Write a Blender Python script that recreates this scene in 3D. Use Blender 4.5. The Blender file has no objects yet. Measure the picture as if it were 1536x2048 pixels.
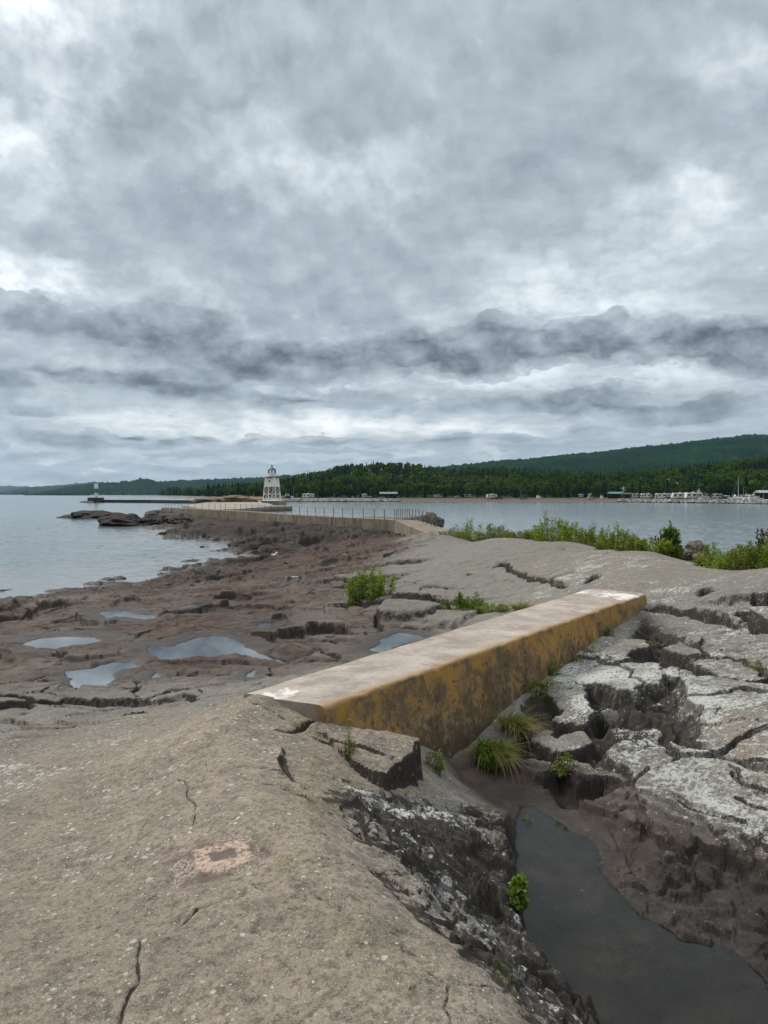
import bpy, bmesh, math, random
import numpy as np
from mathutils import Vector, Matrix
R = math.radians
random.seed(7)
sc = bpy.context.scene
col = sc.collection
F, CU, CV, CAMZ, HOR = 1539.0, 768.0, 1024.0, 4.0, 988.0
PITCH = -math.atan((CV - HOR) / F)
WATER = -0.5

# ------------------------------------------------------------------ basics
def ray(u, v):
    xc = (np.asarray(u, float) - CU) / F
    zc = -(np.asarray(v, float) - CV) / F
    return xc, math.cos(PITCH) - zc * math.sin(PITCH), math.sin(PITCH) + zc * math.cos(PITCH)

def atz(u, v, z):                       # point of a photo ray at height z
    dx, dy, dz = ray(u, v)
    t = (np.asarray(z, float) - CAMZ) / dz
    return dx * t, dy * t

def aty(u, v, y):                       # point of a photo ray at distance y
    dx, dy, dz = ray(u, v)
    t = y / dy
    return dx * t, CAMZ + dz * t

def tag(o, label=None, cat=None, group=None, kind=None):
    if label: o['label'] = label
    if cat: o['category'] = cat
    if group: o['group'] = group
    if kind: o['kind'] = kind
    return o

def empty(name, loc=(0, 0, 0), rz=0.0):
    o = bpy.data.objects.new(name, None)
    o.empty_display_size = 0.3
    o.location = loc; o.rotation_euler = (0, 0, rz)
    col.objects.link(o)
    return o

def mesh_obj(name, verts, faces, mat, parent=None, smooth=False, attrs=None, loc=None):
    me = bpy.data.meshes.new(name)
    verts = np.asarray(verts, np.float32)
    if isinstance(faces, np.ndarray):
        n, k = faces.shape
        me.vertices.add(len(verts)); me.vertices.foreach_set('co', verts.ravel())
        me.loops.add(n * k); me.loops.foreach_set('vertex_index', faces.astype(np.int32).ravel())
        me.polygons.add(n)
        me.polygons.foreach_set('loop_start', np.arange(0, n * k, k, dtype=np.int32))
        me.polygons.foreach_set('loop_total', np.full(n, k, np.int32))
        me.update(calc_edges=True)
    else:
        me.from_pydata([tuple(map(float, p)) for p in verts], [], [tuple(map(int, f)) for f in faces]); me.update()
    if attrs:
        for k, a in attrs.items():
            at = me.attributes.new(k, 'FLOAT', 'POINT'); at.data.foreach_set('value', np.asarray(a, np.float32))
    if mat: me.materials.append(mat)
    if smooth: me.polygons.foreach_set('use_smooth', np.ones(len(me.polygons), bool))
    o = bpy.data.objects.new(name, me)
    if loc is not None: o.location = loc
    col.objects.link(o)
    if parent: o.parent = parent
    return o

def copy_tree(o, parent=None):
    c = o.copy(); col.objects.link(c)
    if parent: c.parent = parent
    for ch in list(o.children): copy_tree(ch, c)
    return c

class MB:
    """collects boxes, bars, lathes into one mesh"""
    def __init__(s): s.v = []; s.f = []
    def add(s, v, f):
        n = len(s.v); s.v += [tuple(p) for p in v]; s.f += [tuple(i + n for i in q) for q in f]; return s
    def box(s, x0, x1, y0, y1, z0, z1):
        return s.add([(x0, y0, z0), (x1, y0, z0), (x1, y1, z0), (x0, y1, z0), (x0, y0, z1), (x1, y0, z1), (x1, y1, z1), (x0, y1, z1)],
                     [(0, 3, 2, 1), (4, 5, 6, 7), (0, 1, 5, 4), (1, 2, 6, 5), (2, 3, 7, 6), (3, 0, 4, 7)])
    def hexa(s, p8):
        return s.add(p8, [(0, 3, 2, 1), (4, 5, 6, 7), (0, 1, 5, 4), (1, 2, 6, 5), (2, 3, 7, 6), (3, 0, 4, 7)])
    def bar(s, a, b, r, n=6, r2=None):
        a = Vector(a); b = Vector(b); d = (b - a)
        if d.length < 1e-6: return s
        d.normalize(); r2 = r if r2 is None else r2
        u = d.orthogonal().normalized(); w = d.cross(u)
        v = []
        for P, rr in ((a, r), (b, r2)):
            for i in range(n):
                t = 2 * math.pi * i / n
                v.append(P + (u * math.cos(t) + w * math.sin(t)) * rr)
        f = [(i, (i + 1) % n, n + (i + 1) % n, n + i) for i in range(n)]
        f += [tuple(range(n - 1, -1, -1)), tuple(range(n, 2 * n))]
        return s.add(v, f)
    def lathe(s, prof, n=24, c=(0, 0), a0=0.0, cap=True):
        v = []
        for r, z in prof:
            for i in range(n):
                t = a0 + 2 * math.pi * i / n
                v.append((c[0] + r * math.cos(t), c[1] + r * math.sin(t), z))
        f = []
        for k in range(len(prof) - 1):
            for i in range(n):
                f.append((k * n + i, k * n + (i + 1) % n, (k + 1) * n + (i + 1) % n, (k + 1) * n + i))
        if cap:
            f.append(tuple(range(n - 1, -1, -1))); f.append(tuple((len(prof) - 1) * n + i for i in range(n)))
        return s.add(v, f)
    def prism(s, poly, z0, z1):
        n = len(poly)
        v = [(x, y, z0) for x, y in poly] + [(x, y, z1) for x, y in poly]
        f = [tuple(range(n - 1, -1, -1)), tuple(range(n, 2 * n))] + [(i, (i + 1) % n, n + (i + 1) % n, n + i) for i in range(n)]
        return s.add(v, f)
    def build(s, name, mat, parent=None, smooth=False):
        return mesh_obj(name, s.v, s.f, mat, parent, smooth)

# ------------------------------------------------------------------ noise
def _hash(ix, iy, seed):
    h = (ix.astype(np.int64) * 374761393 + iy.astype(np.int64) * 668265263 + seed * 2147483647 * 31) & 0xffffffff
    h = ((h ^ (h >> 13)) * 1274126177) & 0xffffffff
    h = (h ^ (h >> 16)) & 0xffffffff
    return h.astype(np.float64) / 4294967296.0

def perlin(x, y, seed=0):
    x = np.asarray(x, float); y = np.asarray(y, float)
    ix = np.floor(x); iy = np.floor(y); fx = x - ix; fy = y - iy
    ux = fx * fx * fx * (fx * (fx * 6 - 15) + 10); uy = fy * fy * fy * (fy * (fy * 6 - 15) + 10)
    def g(dx, dy):
        a = _hash(ix + dx, iy + dy, seed) * 6.2831853
        return np.cos(a) * (fx - dx) + np.sin(a) * (fy - dy)
    a = g(0, 0); b = g(1, 0); c = g(0, 1); d = g(1, 1)
    return (a + ux * (b - a) + uy * (c - a) + ux * uy * (a - b - c + d)) * 1.5

def fbm(x, y, o=4, seed=0, gain=.5, lac=2.03):
    r = 0; a = 1.0; t = 0
    for i in range(o):
        r = r + a * perlin(x, y, seed + i * 17); t += a; a *= gain; x = x * lac + 3.7; y = y * lac - 1.3
    return r / t * 1.6

def sst(e0, e1, x):
    t = np.clip((x - e0) / (e1 - e0), 0, 1); return t * t * (3 - 2 * t)

def worley(x, y, seed=0, full=False):
    ox = np.zeros(x.shape); oy = np.zeros(x.shape)
    ix = np.floor(x); iy = np.floor(y); d1 = np.full(x.shape, 9.0); d2 = np.full(x.shape, 9.0); idc = np.zeros(x.shape)
    for dx in (-1, 0, 1):
        for dy in (-1, 0, 1):
            cx = ix + dx; cy = iy + dy
            px_ = cx + _hash(cx, cy, seed); py_ = cy + _hash(cx, cy, seed + 5)
            d = np.hypot(px_ - x, py_ - y); hid = _hash(cx, cy, seed + 9)
            m = d < d1
            ox = np.where(m, x - px_, ox); oy = np.where(m, y - py_, oy)
            d2 = np.where(m, d1, np.minimum(d2, d)); idc = np.where(m, hid, idc); d1 = np.where(m, d, d1)
    return (d1, d2, idc, ox, oy) if full else (d1, d2, idc)

# ------------------------------------------------------------------ polyline / polygon distances
def seg_dist(X, Y, P, closed=False):
    P = np.asarray(P, float); Q = np.roll(P, -1, 0) if closed else P[1:]; P0 = P if closed else P[:-1]
    best = np.full(X.shape, 1e9); side = np.zeros(X.shape); tt = np.zeros(X.shape)
    n = len(P0)
    for i, ((ax, ay), (bx, by)) in enumerate(zip(P0, Q)):
        ex, ey = bx - ax, by - ay; L2 = ex * ex + ey * ey + 1e-12
        t = np.clip(((X - ax) * ex + (Y - ay) * ey) / L2, 0, 1)
        dx = X - ax - t * ex; dy = Y - ay - t * ey; d = np.hypot(dx, dy)
        m = d < best
        side = np.where(m, np.sign(ex * dy - ey * dx), side); tt = np.where(m, (i + t) / n, tt); best = np.where(m, d, best)
    return best, side, tt

def sdf(X, Y, P):
    d, _, _ = seg_dist(X, Y, P, True)
    inside = np.zeros(X.shape, bool)
    P = np.asarray(P); n = len(P); j = n - 1
    for i in range(n):
        xi, yi = P[i]; xj, yj = P[j]
        if abs(yj - yi) > 1e-12:
            c = ((yi > Y) != (yj > Y)) & (X < (xj - xi) * (Y - yi) / (yj - yi) + xi)
            inside ^= c
        j = i
    return np.where(inside, -d, d)

def Z5(l): return [(x / 2.021, 1080 + y / 2.021) for x, y in l]
def Z8(l): return [(900 + x / 2.415, 1200 + y / 2.415) for x, y in l]
def ZP(l): return [(940 + x / 2.577, 1560 + y / 2.577) for x, y in l]
def ZK(l): return [(440 + x / 2.327, 1360 + y / 2.327) for x, y in l]
def ZL(l): return [(x / 2.4, 1400 + y / 2.4) for x, y in l]
def ZR(l): return [(640 + x / 1.7143, 1040 + y / 1.7143) for x, y in l]
def ZS(l): return [(300 + x / 3.072, 1020 + y / 3.072) for x, y in l]
# ------------------------------------------------------------------ the concrete block's geometry (needed by the terrain)
WH = 2.5
def wtop(u, v):
    x, y = atz(u, v, WH); return np.array([float(x), float(y)])
WLn, WRn, WLf, WRf = wtop(488, 1386), wtop(648, 1412), wtop(1180, 1176), wtop(1291, 1187)
WD = (WRf - WRn) / np.linalg.norm(WRf - WRn)
WN = np.array([WD[1], -WD[0]])          # outward normal of the visible long face
BAT = 0.22
def on_face(u, v):
    dx, dy, dz = [float(q) for q in ray(u, v)]
    # n.(t d - A) = BAT*(WH - CAMZ - t dz)
    t = (WN @ WRn + BAT * (WH - CAMZ)) / (WN @ np.array([dx, dy]) + BAT * dz)
    return np.array([dx * t, dy * t, CAMZ + dz * t])
FOOT = [on_face(u, v) for u, v in [(861, 1496), (905, 1490), (953, 1478), (1004, 1429), (1062, 1383), (1096, 1355), (1148, 1315), (1199, 1275), (1240, 1252), (1285, 1217)]]
print('foot', [[round(float(q), 2) for q in f] for f in FOOT])

# ------------------------------------------------------------------ ground heights: control points (photo u, v, height)
CP = [
 # standing knoll, top
 (-300, 2048, 2.3), (0, 2048, 2.36), (300, 2048, 2.40), (650, 2048, 2.42), (900, 2048, 2.42), (1020, 2048, 2.38),
 (0, 1800, 2.26), (300, 1800, 2.40), (560, 1800, 2.48), (720, 1800, 2.46), (900, 1930, 2.42),
 (-200, 1620, 1.95), (0, 1600, 2.08), (300, 1600, 2.32), (540, 1600, 2.52), (630, 1660, 2.49),
 (0, 1490, 1.82), (250, 1480, 2.08), (470, 1455, 2.47), (495, 1398, 2.485), (540, 1405, 2.48), (380, 1440, 2.22),
 # its dark side toward the channel
 (860, 1830, 2.27), (970, 1840, 2.08), (1060, 1868, 1.90), (780, 1690, 2.28), (900, 1690, 2.08), (1020, 1710, 1.87),
 (700, 1600, 2.3), (800, 1620, 2.12), (880, 1630, 1.98), (960, 1620, 1.84), (1015, 1640, 1.78), (1060, 1950, 2.15), (1100, 1925, 1.97), (1165, 1985, 1.97), (1210, 2045, 1.96), (620, 1520, 2.36), (560, 1440, 2.42),
 (1100, 2048, 2.28),
 # foot of the near end, channel and its far bank
 (905, 1530, 1.68), (1000, 1560, 1.62), (1060, 1600, 1.56),
 (1100, 1590, 1.60), (1170, 1660, 1.60), (1210, 1620, 1.66), (1240, 1700, 1.59), (1330, 1830, 1.60), (1420, 1860, 1.61), (1500, 1890, 1.61),
 (1536, 1800, 1.63), (1420, 1765, 1.62), (1320, 1705, 1.62), (1270, 1650, 1.65),
 # right slabs
 (1150, 1450, 1.86), (1100, 1540, 1.75), (1200, 1350, 2.02), (1250, 1420, 2.02), (1330, 1560, 1.80), (1450, 1620, 1.78), (1536, 1690, 1.74), (1650, 1690, 1.82),
 (1300, 1500, 1.86), (1450, 1450, 2.06), (1536, 1500, 2.06), (1700, 1550, 2.1), (1300, 1310, 2.16), (1420, 1330, 2.18), (1536, 1360, 2.2),
 (1290, 1235, 2.2), (1400, 1250, 2.28), (1536, 1260, 2.38), (1700, 1260, 2.42),
 # dome
 (1300, 1103, 2.68), (1300, 1140, 2.6), (1300, 1180, 2.45), (1536, 1142, 2.84), (1536, 1180, 2.7), (1750, 1180, 2.95), (1750, 1150, 3.0),
 (1150, 1086, 2.55), (1150, 1120, 2.42), (1150, 1165, 2.2), (1000, 1076, 2.36), (1000, 1120, 2.2), (1000, 1165, 1.9), (1000, 1205, 1.75),
 (890, 1073, 1.75), (890, 1110, 1.85), (880, 1160, 1.75), (850, 1200, 1.6), (950, 1225, 1.6), (780, 1100, 1.3), (760, 1140, 1.5),
 # behind the small wall, left shelf
 (740, 1210, 1.5), (700, 1260, 1.42), (790, 1285, 1.38), (650, 1310, 1.42), (850, 1260, 1.5), (640, 1180, 1.3), (560, 1330, 1.42), (470, 1350, 1.45), (440, 1400, 1.95),
 (600, 1250, 1.28), (600, 1200, 1.12), (600, 1150, .85), (640, 1120, .9), (500, 1200, .92), (500, 1260, 1.1), (500, 1150, .5), (400, 1300, 1.1), (420, 1240, .95),
 (330, 1370, 1.5), (240, 1410, 1.5), (120, 1400, 1.4), (0, 1400, 1.35), (-200, 1400, 1.2), (60, 1450, 1.62),
 (200, 1300, 1.0), (100, 1285, .82), (0, 1320, .95), (-200, 1320, .75), (280, 1230, .75), (200, 1190, .25), (100, 1230, .38), (0, 1240, .2), (-200, 1260, .2), (60, 1188, -.32), (0, 1196, -.42), (-200, 1215, -.45), (-200, 1180, -1.0),
 (160, 1178, -.4), (300, 1163, -.4), (350, 1150, -.4), (430, 1129, -.42), (400, 1165, .1), (480, 1120, -.3), (515, 1108, -.45), (560, 1120, .3),
 (180, 1140, -1.4), (330, 1118, -1.4), (440, 1105, -1.2), (60, 1150, -1.5),
 # dark ledges up to the breakwater
 (480, 1090, -.42), (430, 1078, -.42), (360, 1074, -.42), (310, 1056, -.42), (300, 1068, -1.0), (400, 1090, -1.1), (250, 1062, -1.3), (520, 1085, .1), (560, 1075, .3), (600, 1065, .3), (600, 1100, .35), (660, 1090, .55), (700, 1075, .45), (740, 1090, .9),
 (420, 1062, -.1), (470, 1060, .1), (520, 1058, .2), (400, 1050, -.2), (340, 1046, -.3), (640, 1055, .35), (330, 1037, -.2),
]
WP = [ # hidden ground, given in metres
 (0, 0, 2.42), (-1.2, 0.6, 2.32), (1.0, .8, 2.3), (1.7, 1.6, 1.6), (2.6, 1.0, 1.5), (3.5, 2.5, 1.55), (-3, 1, 2.1), (0, -2, 2.4), (3, -2, 1.6), (-3, -2, 2.1), (-5, 3, 1.8),
 (-9, 5, 1.2), (-14, 8, .5), (-24, 16, -.6), (-34, 30, -1.6), (-50, 50, -2.), (-80, 100, -2.), (-40, 140, -2.), (-100, 160, -2.),
 (7, 6, 2.1), (10, 8, 2.6), (14, 12, 2.3), (7, 3, 1.7),
 (7.0, 14, 2.58), (8.0, 16, 2.2), (10, 20, 1.5), (7, 20, 2.3), (8.4, 24, 1.6), (7.1, 17, 2.4), (8.8, 21, 1.6), (10.4, 16, 2.3), (13, 20, 1.4), (9.5, 14, 2.6), (13, 26, .9), (9, 28, 1.1), (6, 36, 1.2), (18, 24, .7), (22, 22, 0.6), (12, 36, -.7), (22, 34, -1.0), (30, 30, -1.2), (40, 50, -2.), (20, 60, -1.6), (9, 48, -.4), (12, 60, -1.6), (30, 100, -2.), (3, 84, -1.2), (12, 84, -1.8), (-8, 110, -1.5), (-30, 152, -1.8), (-20, 165, -2), (0, 170, -2), (60, 170, -2.), (0, 125, -2), (150, 170, -2), (90, 90, -2), (60, 40, -2.),
 (1.7, 49.5, 1.25), (2.5, 53, .9), (1.6, 60, .3), (1.0, 72, -.1), (-4, 86, -.2), (-14, 104, -.2), (-24, 122, -.3), (-34, 138, -.4),
]
P3 = []
for u, v, z in CP:
    x, y = atz(u, v, z); P3.append((float(x), float(y), z))
P3 += [tuple(map(float, f)) for f in FOOT] + WP
OFF = 1.8
def warp(x, y):
    L = np.log(np.maximum(y + OFF + 1.2, .4)); return x / (np.maximum(y, -1) + OFF + 1.2) * 2.6, L * 1.6
P3 = np.array(P3)
ka, kb = warp(P3[:, 0], P3[:, 1])
def _tps(r2): return np.where(r2 > 1e-12, r2 * np.log(np.maximum(r2, 1e-12)), 0)
_n = len(P3)
_A = np.zeros((_n + 3, _n + 3))
_A[:_n, :_n] = _tps((ka[:, None] - ka) ** 2 + (kb[:, None] - kb) ** 2) + np.eye(_n) * 2e-3
_A[:_n, _n] = 1; _A[:_n, _n + 1] = ka; _A[:_n, _n + 2] = kb
_A[_n:, :_n] = _A[:_n, _n:].T
_w = np.linalg.solve(_A, np.concatenate([P3[:, 2], np.zeros(3)]))
def zbase(x, y):
    x = np.asarray(x, float); y = np.asarray(y, float)
    sh = x.shape; a, b = warp(x.ravel(), y.ravel()); out = np.empty(a.shape)
    for i in range(0, len(a), 40000):
        aa = a[i:i + 40000, None]; bb = b[i:i + 40000, None]
        out[i:i + 40000] = _tps((aa - ka) ** 2 + (bb - kb) ** 2) @ _w[:_n] + _w[_n] + aa[:, 0] * _w[_n + 1] + bb[:, 0] * _w[_n + 2]
    return out.reshape(sh)

def hit(pts, zf=zbase):
    """photo points -> world points on the ground"""
    out = []
    Ys = np.exp(np.linspace(math.log(1.3), math.log(170), 500))
    for u, v in pts:
        dx, dy, dz = [float(q) for q in ray(u, v)]
        t = Ys / dy; d = CAMZ + dz * t - zf(dx * t, Ys)
        k = np.nonzero(d < 0)[0]
        if len(k) == 0: k = [len(Ys) - 1]
        k = max(int(k[0]), 1); f = d[k - 1] / (d[k - 1] - d[k] + 1e-9); f = min(max(f, 0), 1)
        y = Ys[k - 1] + f * (Ys[k] - Ys[k - 1]); out.append((dx * y / dy, y, CAMZ + dz * y / dy))
    return np.array(out)

# ------------------------------------------------------------------ ground grid, finest near the standing point
def dens(segs):
    r = []
    for a, b, n in segs: r.append(np.linspace(a, b, n, endpoint=False))
    return np.concatenate(r + [[segs[-1][1]]])
ga = dens([(-1.6, -.62, 130), (-.62, .62, 1000), (.62, 1.6, 130)])
lg = lambda y: math.log(y + OFF)
gl = np.exp(dens([(lg(-1.2), lg(1.4), 90), (lg(1.4), lg(11), 680), (lg(11), lg(60), 640), (lg(60), lg(175), 200)])) - OFF
GX = ga[None, :] * (gl[:, None] + OFF); GY = np.repeat(gl[:, None], len(ga), 1)
NR, NC = GX.shape
X = GX.ravel(); Y = GY.ravel()
print('grid', NR, NC, NR * NC)
Z = zbase(X, Y)
ZB = Z.copy()
SC = np.clip(Y / 8, .35, 4)                                  # features grow a little with distance

# domain-warped copies of the coordinates so outlines are never ruler-straight
wx = X + .05 * fbm(X * 3, Y * 3, 3, 11) * SC ** .6; wy = Y + .05 * fbm(X * 3, Y * 3, 3, 23) * SC ** .6

CRK = np.zeros(X.shape)
def box_mask(P, pad):
    P = np.asarray(P); return np.nonzero((X > P[:, 0].min() - pad) & (X < P[:, 0].max() + pad) & (Y > P[:, 1].min() - pad) & (Y < P[:, 1].max() + pad))[0]

def crack(px_pts, width, depth, lip=0.0):
    P = hit(px_pts)[:, :2]; width = max(width, .0018 * P[:, 1].mean() if P[:, 1].mean() < 7 else .0035 * P[:, 1].mean()); m = box_mask(P, width * 5)
    d, s, t = seg_dist(wx[m], wy[m], P)
    ww = width * (0.55 + .6 * np.abs(perlin(X[m] * 4, Y[m] * 4, 3))) * np.clip(np.minimum(t, 1 - t) * 8 + .25, 0, 1)
    Z[m] -= depth * np.exp(-(d / np.maximum(ww, 1e-3)) ** 2); CRK[m] = np.maximum(CRK[m], min(1, depth / (.06 if P[:, 1].mean() > 7 else .014)) * np.exp(-(d / np.maximum(ww * 1.1, 1e-3)) ** 2))
    if lip: Z[m] += lip * np.exp(-(np.maximum(d - ww, 0) / (width * 2)) ** 2) * (s > 0)

def ledge(px_pts, h, fall, w=.03, flip=1, down=0.0, downfall=.3):
    """raise the ground on the far side (left of the line's direction when flip=1) so a small cliff faces the other side"""
    P = hit(px_pts)[:, :2]; w = max(w, .005 * P[:, 1].mean()); m = box_mask(P, fall * 3 + w)
    d, s, t = seg_dist(wx[m], wy[m], P)
    sd = d * s * flip; endf = sst(0, .12, t) * sst(0, .12, 1 - t)
    up = sst(-w, w, sd) * np.exp(-np.maximum(sd, 0) / fall) * endf
    Z[m] += h * up * (.75 + .5 * perlin(X[m] * 2, Y[m] * 2, 5))
    if down: Z[m] -= down * sst(-w, w, -sd) * np.exp(-np.maximum(-sd, 0) / downfall) * endf

# --- broad undulation and bedding
n1 = fbm(X * .35, Y * .35, 4, 1); n2 = fbm(X * 1.3 + 4, Y * 1.3, 4, 2); n3 = fbm(X * 5, Y * 5, 4, 3)
rough = np.clip(sst(2.0, 9, Y), .0, 1)
dome = sst(10, 14, Y) * sst(1.6, 2.0, ZB)
Z += .05 * n1 * (.3 + rough * .9) + .022 * n2 * (.25 + rough) * (1 - .75 * dome)
jag = sst(30, 48, Y) * sst(.8, .5, ZB) * sst(-70, 0, Y - 90) * .9 + .9 * sst(.75, .1, ZB) * sst(15, 24, Y) * .35   # broken shore rocks
jag = np.clip(jag, 0, 1)
q = X * .5 + Y * .28
ZJ = Z + .30 * fbm(X * .16, Y * .10, 4, 31) + .13 * fbm(X * .8, Y * .35, 4, 37)
st = .26; fr = (ZJ + .12 * q * .1) / st + .7 * fbm(X * .25, Y * .12, 3, 41)
terr = (np.floor(fr) + sst(.72, .95, fr - np.floor(fr)) - .7 * fbm(X * .25, Y * .12, 3, 41)) * st
ZJ = terr + .05 * fbm(X * 1.7, Y * .8, 4, 43)
Z = Z * (1 - jag) + (ZJ * .85 + Z * .15) * jag
# low strata steps on the brown shelf
shelf = sst(9, 14, Y) * sst(1.75, 1.4, ZB) * (1 - jag) * sst(2.5, -1, X - Y * .03)
fr = (Z + .02 * X) / .11 + .9 * fbm(X * .3, Y * .22, 3, 51)
st2 = (np.floor(fr) + sst(.86, .97, fr - np.floor(fr)) - .9 * fbm(X * .3, Y * .22, 3, 51)) * .11 - .02 * X
Z = Z + (st2 - Z) * shelf * .75

def blocks(wt, sx, sy, rot, seed, amp, crk, cw, tilt=.0):
    global Z
    m = np.nonzero(wt > .02)[0]; c_, s_ = math.cos(rot), math.sin(rot)
    xx_, yy_ = X[m], Y[m]
    p = (xx_ * c_ - yy_ * s_) * sx + .32 * fbm(xx_ * sx * .9, yy_ * sx * .9, 3, seed + 1) + .05 * fbm(xx_ * sx * 5, yy_ * sx * 5, 3, seed + 3)
    q_ = (xx_ * s_ + yy_ * c_) * sy + .32 * fbm(xx_ * sx * .9, yy_ * sx * .9, 3, seed + 2) + .05 * fbm(xx_ * sx * 5, yy_ * sx * 5, 3, seed + 4)
    w1, w2, wid, ox, oy = worley(p, q_, seed, True); e = w2 - w1; tl_ = (np.mod(wid * 7.3, 1) - .5) * ox / sx + (np.mod(wid * 13.7, 1) - .5) * oy / sy
    gate = sst(-.1, .35, perlin(xx_ * sx * .8, yy_ * sx * .8, seed + 7) + .15); CRK[m] = np.maximum(CRK[m], wt[m] * gate * np.exp(-(e / (cw * 1.1)) ** 2))
    Z[m] += wt[m] * (tilt * tl_ * sst(0, cw, e) + amp * (wid - .5) * sst(0, cw * .8, e) - crk * np.exp(-(e / cw) ** 2) * gate)
blocks(sst(9.5, 13, Y) * sst(1.9, 1.5, ZB) * (1 - jag) * sst(3.5, 1, X - .04 * Y), .27, .50, .5, 811, .18, .12, .022, .10)
blocks(sst(10, 14, Y) * sst(1.9, 1.5, ZB) * (1 - jag), .8, 1.5, .3, 821, .03, .03, .03, .10)
blocks(jag * sst(120, 60, Y), .20, .42, .35, 831, .62, .30, .06, .35)
blocks(jag * sst(120, 60, Y), .6, 1.1, .2, 841, .2, .08, .06, .35)
blocks(sst(8, 11, Y) * sst(-1.5, 0, X - .02 * Y) * sst(1.5, 1.8, ZB) * .6, .22, .42, .45, 851, .05, .06, .02)
blocks(sst(6.6, 7.6, Y + .1 * X) * sst(14, 10, Y) * sst(-.7, -1.5, X), .55, .85, .4, 861, .13, .10, .035, .12)
blocks(sst(6.4, 7.4, Y + .1 * X) * sst(14, 10, Y) * sst(-.7, -1.5, X), 1.5, 2.4, .2, 865, .03, .03, .03, .12)
right_near = sst(1.2, 1.7, X) * sst(10.5, 9, Y) * sst(1.68, 1.80, ZB)
blocks(right_near, .55, .8, .6, 871, .03, .05, .014, .07); blocks(right_near * sst(1.74, 1.84, ZB), 1.7, 2.6, .2, 881, .008, .018, .016, .09);
kn = sst(1.95, 2.15, ZB) * sst(6.5, 6, Y) * sst(2.0, 1.5, X)
blocks(kn * .35, 1.0, 1.6, .5, 891, .012, .03, .012); blocks(kn * .2, 2.6, 3.4, .9, 895, .01, .02, .014)
# --- fractured slabs on the right: a gully floor with plates standing in it
GUL = Z8([(350, 480), (430, 450), (548, 400), (660, 300), (860, 170), (930, 110), (1060, 150), (1250, 240), (1440, 270), (1700, 380), (1700, 440), (1350, 400), (1130, 405), (1100, 430), (1140, 520), (1200, 580), (1200, 700), (1180, 760), (960, 710), (830, 720), (735, 770), (720, 800), (830, 870), (850, 950), (800, 920), (620, 1000), (420, 900), (330, 850), (300, 760), (330, 640)])
PLATES = [
 (Z8([(530, 405), (600, 300), (700, 215), (770, 172), (860, 178), (930, 195), (985, 235), (960, 245), (880, 262), (872, 285), (900, 298), (1000, 290), (1020, 330), (1030, 400), (1042, 432), (930, 437), (910, 472), (810, 470), (780, 450), (690, 447), (640, 440), (560, 408)]), .03),
 (Z8([(430, 462), (545, 407), (600, 417), (650, 452), (680, 492), (692, 600), (640, 612), (480, 592), (540, 560), (500, 510), (478, 480)]), .02),
 (Z8([(300, 770), (420, 765), (500, 790), (522, 830), (430, 862), (350, 880), (295, 830)]), .03),
 (Z8([(520, 800), (600, 795), (700, 830), (830, 872), (830, 892), (730, 885), (600, 865)]), .03),
 (Z8([(380, 640), (500, 640), (510, 665), (520, 680), (620, 655), (700, 690), (712, 712), (640, 742), (560, 757), (480, 742), (400, 700)]), .02),
 (Z8([(1020, 250), (1100, 230), (1230, 270), (1330, 268), (1400, 292), (1500, 340), (1536, 385), (1450, 400), (1300, 385), (1240, 350), (1160, 300)]), .03),
 (Z8([(1000, 320), (1080, 300), (1170, 345), (1190, 362), (1120, 372), (1040, 345)]), -.02),
 (Z8([(780, 590), (830, 560), (930, 580), (900, 620), (830, 630)]), -.1), (Z8([(930, 600), (980, 560), (1030, 580), (1000, 640), (920, 650)]), -.08), (Z8([(700, 490), (780, 480), (830, 520), (760, 560), (700, 540)]), -.13),
]
Pg = hit(GUL)[:, :2]
m = box_mask(Pg, .6)
gin = sst(.05, -.16, sdf(wx[m], wy[m], Pg))
pl = np.zeros(m.shape); po = np.zeros(m.shape)
wobx = wx[m] + .03 * fbm(X[m] * 9, Y[m] * 9, 3, 71); woby = wy[m] + .03 * fbm(X[m] * 9, Y[m] * 9, 3, 77)
for poly, off in PLATES:
    Pp = hit(poly)[:, :2]; s = sdf(wobx, woby, Pp)
    k = sst(.035, -.02, s); r = off - .022 * np.exp(np.minimum(s, 0) / .03) + .06 * (X[m] - Pp[:, 0].mean()) * 0
    po = np.where(k > pl, r, po); pl = np.maximum(pl, k)
w1, w2, wid = worley(X[m] * 3.2 + .3 * n3[m], Y[m] * 3.2, 8)
floor = -.15 + .10 * (wid - .4) * sst(0, .16, w2 - w1) + .06 * n3[m] - .05 * sst(.14, 0, w2 - w1)
Z[m] += gin * ((1 - pl) * floor + pl * po)
gully = np.zeros(X.shape); gully[m] = gin * (1 - pl)

# --- big right slabs: an edge above the channel ledge
def raise_plate(px_poly, h, edge=.022, rnd=.035, ext=None):
    P = hit(px_poly)[:, :2]; m = box_mask(P, .3)
    s = sdf(wx[m] + .02 * n3[m], wy[m] + .02 * fbm(X[m] * 7, Y[m] * 7, 3, 91), P)
    Z[m] += sst(edge, -edge, s) * (h - rnd * .5 * np.exp(np.minimum(s, 0) / rnd))
raise_plate(Z8([(730, 772), (830, 722), (950, 707), (1100, 742), (1180, 762), (1300, 782), (1450, 850), (1750, 900)]) + [(1750, 1750)] + ZP([(1536, 470), (1440, 470), (1350, 420), (1250, 380), (1190, 350), (1160, 360), (1120, 405), (1050, 375), (980, 315), (900, 255), (888, 195), (850, 125), (800, 5)]), .08)
raise_plate(Z8([(1100, 432), (1130, 407), (1350, 402), (1536, 442), (1750, 480), (1750, 860), (1536, 803), (1330, 790), (1235, 752), (1155, 690), (1205, 620), (1195, 570), (1130, 500)]), .06)
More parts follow.
